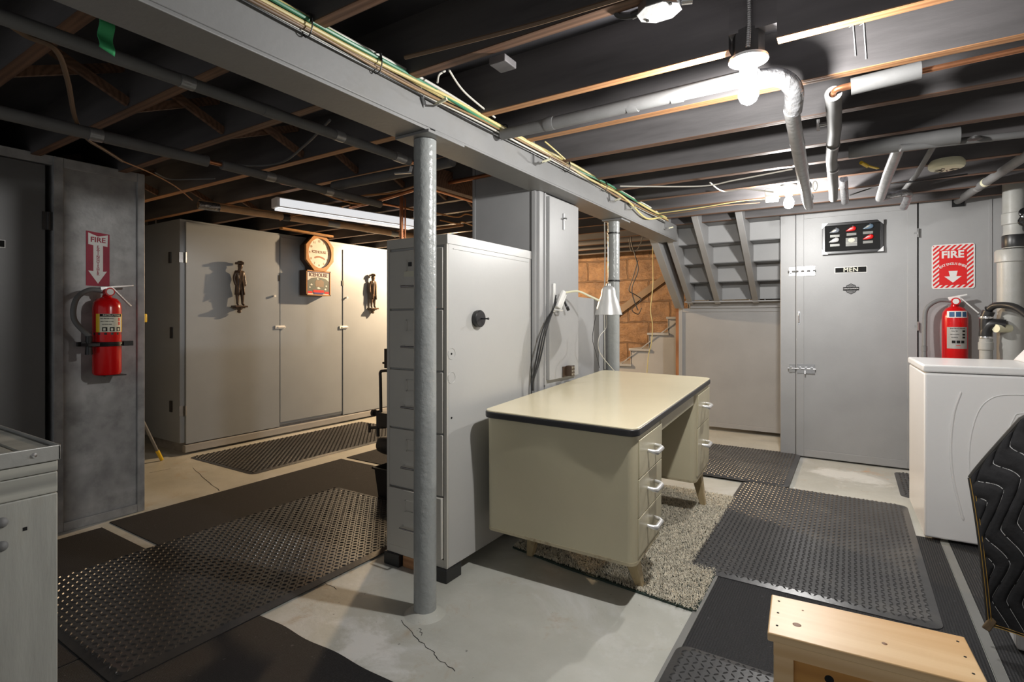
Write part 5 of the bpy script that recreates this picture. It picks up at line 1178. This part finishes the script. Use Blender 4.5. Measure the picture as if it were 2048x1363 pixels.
# ================================================================== pine box (foreground)
A_ = at(1543, 1187, z=.5); yaw = math.radians(4.0)
pbx = thing('pine_stool', (A_.x, A_.y, 0), 'new pine step box with a knotty top board in the near foreground', 'wooden box', None, (0, 0, yaw), local=True)
Ltop = .384; Wb = .19
ob('top_board', B(0, Ltop, -Wb, 0, .481, .5), M_pine, pbx, bev=.003)
for x0_ in (.012, Ltop - .012 - .04): ob('leg', B(x0_, x0_ + .04, -Wb + .012, -Wb + .040, .021, .481), M_pine, pbx, bev=.002)
for x0_ in (.012, Ltop - .012 - .04): ob('leg', B(x0_, x0_ + .04, -.040, -.012, .021, .481), M_pine, pbx, bev=.002)
ob('rail', B(.012, Ltop - .012, -Wb + .006, -Wb + .012, .45, .481), M_pine, pbx)
ob('inset_panel', B(.052, Ltop - .052, -Wb + .022, -Wb + .032, .02, .481), M_pined, pbx, label='amber pine inset panel')
ob('back_panel', B(.052, Ltop - .052, -.032, -.022, .02, .481), M_pined, pbx)
kn = MB()
for a, b, r_ in ((.058, -.125, .011), (.225, -.115, .0065), (.07, -.05, .003)): kn.lathe([(r_, .4995), (r_ * .6, .5006), (.0005, .5008)], (a, b, 0), 'z', 18)
ob('knot', kn, M_knot, pbx, label='brown wood knot')
nh = MB()
for a in (.018, Ltop - .018):
    for b in (-.03, -.09, -.15): nh.lathe([(.0028, .499), (.0028, .5006)], (a, b, 0), 'z', 8)
ob('nail_hole', nh, M_ink, pbx)
ob('panel_knot', MB().lathe([(.009, 0), (.008, -.0008)], (.12, -Wb + .022, .42), 'y', 16), M_ink, pbx)

# ================================================================== workbench (left foreground)
bc = at(122, 888, z=.9)   # top far right corner
wb = thing('workbench', (bc.x - .4, bc.y - .6, 0), 'rough grey timber workbench with a metal-strapped edge at lower left', 'workbench')
bx1, by1 = bc.x, bc.y
ob('tabletop', MB().box(bx1 - .85, bx1 - .010, by1 - 1.6, by1 - .075, .872, .893).box(bx1 - .85, bx1 - .010, by1 - .068, by1 - .006, .872, .8935), M_bench, wb, bev=.002)
ob('edge_strap', MB().box(bx1 - .006, bx1, by1 - 1.6, by1, .864, .900).box(bx1 - .85, bx1, by1 - .006, by1, .864, .900), paint('dull_zinc_strap', (.40, .40, .38), .38, .15, 14, .04, 60, metal=.25), wb, label='riveted steel edge strap', bev=.002)
ob('edge_board', B(bx1 - .05, bx1 - .005, by1 - 1.6, by1 - .004, .837, .863), M_bench, wb, bev=.003)
ob('apron', B(bx1 - .045, bx1 - .006, by1 - 1.6, by1 - .004, .786, .836), M_bench, wb, bev=.003)
ob('leg', B(bx1 - .10, bx1 - .006, by1 - .30, by1 - .004, .006, .785), M_bench2, wb, bev=.003)
ob('leg', B(bx1 - .80, bx1 - .70, by1 - .12, by1 - .02, .006, .87), M_bench2, wb, bev=.003)
rv = MB()
for yy in (by1 - .05, by1 - .20, by1 - .35): rv.lathe([(.006, 0), (.005, .003), (.001, .004)], (bx1, yy, .884), 'x', 14)
ob('rivet', rv, M_chrome, wb, sm=True)
for (px, py) in ((3, 1045), (3, 1092)):
    p = at(px, py, x=bx1 - .006); ob('dome_bolt', MB().lathe([(.012, 0), (.011, .004), (.007, .008), (.001, .010)], (bx1 - .006, p.y, p.z), 'x', 20), M_foam, wb, label='round grey bolt head', sm=True)
p = at(50, 1057, x=bx1 - .006); ob('square_hole', B(bx1 - .0065, bx1 - .0055, p.y - .004, p.y + .004, p.z - .004, p.z + .004), M_ink, wb)

# ================================================================== mats, runners, rug
def diamond_mat(label, x0, x1, y0, y1, mat, yaw=0, pitch=.0245, edge=.035, z=.0, thick=.010, rot45=True, group=None):
    t = thing('diamond_mat', ((x0 + x1) / 2, (y0 + y1) / 2, z), label, 'floor mat', group, (0, 0, yaw), local=True)
    w2, h2 = (x1 - x0) / 2, (y1 - y0) / 2
    m = MB(); r = .05
    o0 = rrect(-w2, w2, -h2, h2, r); o1 = rrect(-w2 + edge, w2 - edge, -h2 + edge, h2 - edge, max(.01, r - edge * .6)); n = len(o0)
    m.add([(a, b, 0) for a, b in o0] + [(a, b, .002) for a, b in o0] + [(a, b, thick) for a, b in o1],
          [tuple(range(n - 1, -1, -1)), tuple(range(2 * n, 3 * n))] + [(i, (i + 1) % n, n + (i + 1) % n, n + i) for i in range(n)] + [(n + i, n + (i + 1) % n, 2 * n + (i + 1) % n, 2 * n + i) for i in range(n)])
    nx = int((2 * w2 - .03) / pitch); ny = int((2 * h2 - .03) / pitch)
    lh, lw, ht = pitch * .5, pitch * .15, .0036
    for i in range(nx):
        for j in range(ny):
            cx_ = -w2 + .02 + (i + .5) * pitch; cy_ = -h2 + .02 + (j + .5) * pitch
            dx = min(cx_ + w2, w2 - cx_); dy = min(cy_ + h2, h2 - cy_); de = min(dx, dy)
            if dx < .04 and dy < .04: continue
            zb_ = thick if de > edge else .002 + (thick - .002) * de / edge
            a = PI / 4 if (i + j) % 2 else -PI / 4
            ca, sa = math.cos(a), math.sin(a)
            sl = 0.0
            vs = []
            for (u, v_, zz_) in ((-lh, 0, -.001), (-lh * .45, -lw, -.001), (lh * .45, -lw, -.001), (lh, 0, -.001), (lh * .45, lw, -.001), (-lh * .45, lw, -.001), (-lh * .5, 0, ht), (lh * .5, 0, ht)):
                vs.append((cx_ + u * ca - v_ * sa, cy_ + u * sa + v_ * ca, zb_ + zz_))
            m.add(vs, [(0, 1, 6), (1, 2, 7, 6), (2, 3, 7), (3, 4, 7), (4, 5, 6, 7), (5, 0, 6)])
    ob('rubber_sheet', m, mat, t)
    return t
diamond_mat('large black diamond-plate rubber mat in the middle of the floor, between desk and washer', -.675, .303, 2.605, 4.235, M_mat, z=.006)
diamond_mat('small black diamond-plate mat in front of the door, far side of the desk', -1.155, -.372, 4.215, 5.32, M_mat, z=.014)
diamond_mat('sliver of black diamond-plate mat beside the washing machine by the door', .285, .60, 4.46, 5.16, M_mat, z=.0)
diamond_mat('black diamond-plate mat cut by the bottom edge beside the pine box', -.535, .35, .95, 1.985, M_mat, z=.006)
diamond_mat('long black diamond-plate mat in the left aisle, running to the filing cabinet', -3.10, -2.02, .765, 2.53, M_mat2, z=.006)
diamond_mat('black diamond-plate mat in front of the storage cabinets', -4.86, -3.905, 2.39, 4.32, M_mat2, z=.0)
def runner(label, x0, x1, y0, y1, mat, z=0, yaw=0, wav=0.0):
    m = MB(); n = 40
    o = []
    for i in range(n + 1): o.append((x0 + (x1 - x0) * i / n, y0))
    for i in range(n + 1): o.append((x1, y0 + (y1 - y0) * i / n))
    for i in range(n + 1): o.append((x1 - (x1 - x0) * i / n, y1 + wav * math.sin(i * .55) * math.sin(PI * i / n)))
    for i in range(n + 1): o.append((x0, y1 - (y1 - y0) * i / n))
    oo = [p for k, p in enumerate(o) if k == 0 or (abs(p[0] - o[k - 1][0]) + abs(p[1] - o[k - 1][1])) > 1e-6][:-1]
    m.prism(oo, (0, 0, z), X, Y, Z, 0, .005)
    return tag(ob('carpet_runner', m, mat), label, 'carpet runner')
runner('dark ribbed runner under the large rubber mat and pine box', -.520, .405, 1.2, 3.69, M_carpet)
runner('dark ribbed runner right of the grey floor strip, under the washer', .445, 1.5, 1.2, 3.72, M_carpet)
tag(ob('floor_strip', MB().box(.408, .442, 1.2, 3.60, .0, .006), M_tapefl), 'straight grey strip on the floor between the two right runners', 'floor strip')
tag(ob('floor_strip', MB().box(-.548, -.522, 1.2, 2.62, .0, .006), M_tapefl), 'grey strip along the left edge of the ribbed runner beside the rug', 'floor strip')
runner('dark charcoal carpet in the left aisle beyond the closet corner', -3.70, -2.55, 1.375, 3.07, M_carpet2)
runner('far dark carpet piece before the boiler, behind the aisle carpet', -3.70, -2.70, 3.13, 4.9, M_carpet2)
runner('near dark carpet piece in front of the closet door', -3.64, -2.3, .0, 1.315, M_carpet2)
runner('dark carpet along the bottom edge left of the near post', -2.29, -1.15, .1, 1.27, M_carpet2, 0, 0, .005)
# shag rug
rg_ = thing('shag_rug', (-1.03, 3.0, 0), 'beige shag rug under the desk', 'rug')
rx0, rx1, ry0, ry1 = -1.50, -.535, 2.24, 3.82
ob('backing', MB().prism([(rx0, ry0 + .12), (rx0 + .35, ry0 + .06), (rx1, ry0), (rx1, ry1), (rx0, ry1)], (0, 0, 0), X, Y, Z, 0, .008), flat('dark_green_backing', (.03, .05, .04), .8), rg_)
tf = MB(); rnd = random.random
def tuft(x, y):
    a = rnd() * 2 * PI; l = .010 + rnd() * .012; hh = .006 + rnd() * .007; w_ = .0022
    ca, sa = math.cos(a), math.sin(a)
    return [(x - sa * w_, y + ca * w_, .007), (x + sa * w_, y - ca * w_, .007), (x + ca * l * .6 + sa * w_ * .8, y + sa * l * .6 - ca * w_ * .8, .008 + hh), (x + ca * l * .6 - sa * w_ * .8, y + sa * l * .6 + ca * w_ * .8, .008 + hh), (x + ca * l, y + sa * l, .008 + hh * .5)]
for k in range(52000):
    x = rx0 + .005 + rnd() * (rx1 - rx0 - .01); y = ry0 + .004 + rnd() * (ry1 - ry0 - .008)
    if y < ry0 + .12 * (rx1 - x) / (rx1 - rx0) : continue
    if x > -.66 and y > 2.66: continue
    tf.add(tuft(x, y), [(0, 1, 2, 3), (3, 2, 4)])
tag(ob('pile', tf, M_shag, rg_), kind='stuff')
# floor cracks
def crack(pts, w_=.004):
    m = MB(); P = []
    for i in range(len(pts) - 1):
        a = at(*pts[i], z=0); b = at(*pts[i + 1], z=0)
        for k in range(5): q = a.lerp(b, k / 5); P.append((q.x + random.uniform(-.006, .006), q.y + random.uniform(-.006, .006)))
    for i in range(len(P) - 1):
        a = Vector((P[i][0], P[i][1], .0006)); b = Vector((P[i + 1][0], P[i + 1][1], .0006)); m.bar(a, b, w_ * random.uniform(.4, 1), .0006)
    ob('crack', m, M_ink, flo)
crack([(800, 1240), (835, 1280), (865, 1300), (880, 1320), (920, 1345)], .003)
crack([(840, 1255), (845, 1275)], .002); crack([(620, 1160), (650, 1165), (680, 1180)], .002)
crack([(385, 935), (420, 965), (445, 985)], .004); crack([(300, 945), (350, 935)], .003)

# ================================================================== stairs
sm_ = thing('staircase', (-2.1, 6.9, 0), 'grey wooden stairs climbing right behind the desk, against the stone wall', 'stairs')
xs0, zs0 = -2.50, .84 - .20 * 2
nose = [(at(1243, 727, y=6.45).x - .02, at(1243, 727, y=6.45).z), (at(1262, 696, y=6.45).x, at(1262, 696, y=6.45).z), (at(1298, 664, y=6.45).x, at(1298, 664, y=6.45).z), (at(1337, 633, y=6.45).x, at(1337, 633, y=6.45).z)]
run_, rise_ = .235, (nose[3][1] - nose[1][1]) / 2
nx0, nz0 = nose[3][0], nose[3][1]
steps = [(nx0 - run_ * k, nz0 - rise_ * k) for k in range(6, -4, -1)]
steps = [s for s in steps if s[1] > .05]
for (sx, sz) in steps:
    ob('tread', B(sx - .02, sx + run_ + .012, 6.42, 7.28, sz - .028, sz), M_grey, sm_, bev=.003)
    ob('riser', B(sx + run_ - .008, sx + run_ + .008, 6.45, 7.28, sz, sz + rise_ - .028), M_grey, sm_)
fx, fz = steps[0]; lx, lz = steps[-1]
poly = [(fx, 0)]
for (sx, sz) in steps: poly += [(sx, sz - .028), (sx + run_, sz - .028)]
poly += [(lx + run_, 0)]
ob('stringer', MB().prism(poly, (0, 6.45, 0), X, Z, Y, 0, .03), M_grey, sm_)
a = (fx, fz - .27); b = (lx + run_, lz - .27 + rise_ * 1.0)
ob('skirt_strip', MB().bar((fx, 6.445, max(.02, fz - .2)), (lx + run_, 6.445, lz + rise_ - .2), .012, .012, Z), M_grey_dk, sm_)
ob('wall_skirt', MB().bar(at(1200, 650, y=7.27), at(1360, 533, y=7.27), .02, .09), paint('tan_skirt_paint', (.20, .135, .085), .4, .1, 8), sm_)
# stair underside (second flight)
su = thing('stair_underside', (-1.05, 5.5, 1.32), 'underside of grey stairs with three slanting stringers beside the door', 'stairs')
N_ = 5; rz, ry = .172, .22
for k in range(N_):
    z0_ = 1.415 + rz * k; y0_ = 6.05 - ry * k
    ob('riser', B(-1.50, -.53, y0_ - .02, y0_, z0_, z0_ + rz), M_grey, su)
    ob('tread', B(-1.50, -.53, y0_ - ry - .021, y0_ - .02, z0_ + rz, z0_ + rz + .010), M_grey_dd, su)  # treads share the grey paint; their underside shade is put into this darker colour
def sx_at(pxb, pxt): return (at(pxb, 597, y=5.95).x + at(pxt, 430, y=4.93).x) / 2
for pxb, pxt, lbl in ((1381, 1345, 0), (1436, 1403, 1), (1512, 1484, 2)):
    x_ = at(pxb, 597, y=5.95).x if True else 0
    ob('stringer', MB().prism([(6.02, 1.37), (5.93, 1.37), (4.93, 2.13), (5.1, 2.30), (5.20, 2.30), (6.03, 1.60)], (x_ - .028, 0, 0), Y, Z, X, 0, .056), M_grey, su, bev=.003)
ob('ledge_board', MB().box(-1.53, -.53, 5.90, 6.06, 1.385, 1.40).box(-1.50, -.53, 6.02, 6.045, 1.325, 1.385), M_grey, su, bev=.003)
pc1 = at(1337, 482, y=5.15).x
ob('cheek_board', MB().prism([(6.02, 1.325), (5.93, 1.325), (4.98, 2.02), (5.05, 2.30), (5.3, 2.30), (6.03, 1.62)], (at(1367, 610, y=5.98).x - .06, 0, 0), Y, Z, X, -.02, .055), M_grey, su, bev=.003)
bt2 = MB()
for k in range(7): 
    q = -1.46 + k * .145; bt2.lathe([(.006, 1.400), (.006, 1.408)], (q, 5.93, 0), 'z', 10)
ob('ledge_bolt', bt2, M_chrome, su)
# hanging cord tangle, pull string
def wig(pts, r, mat, label, cat): return tag(ob('electrical_cable', MB().bez(pts, r), mat, sm=True), label, cat)
YC = 5.6
P_ = lambda px, py, y=YC: at(px, py, y=y)
wig([P_(1268, 455), P_(1262, 480), P_(1270, 510), P_(1276, 540), P_(1264, 575), P_(1268, 600), P_(1276, 620)], .006, M_black, 'black cord hanging against the stone wall, main strand', 'cord')
wig([P_(1258, 478), P_(1262, 500), P_(1274, 500), P_(1284, 478), P_(1284, 465)], .005, M_foamd, 'small wire hoop at the top of the hanging black cord', 'cord')
wig([P_(1276, 520), P_(1266, 555), P_(1258, 580), P_(1272, 590), P_(1282, 600), P_(1264, 618), P_(1276, 628), P_(1283, 615)], .005, M_black, 'curled loose end of the black cord on the stone wall', 'cord')
wig([Vector((P_(1305, 478).x, YC, 2.10)), P_(1305, 478), P_(1306, 560), P_(1304, 590), P_(1301, 620), P_(1305, 650), P_(1303, 685), P_(1297, 710), P_(1294, 745)], .005, M_ywire, 'pale pull string hanging in front of the stairs', 'string')
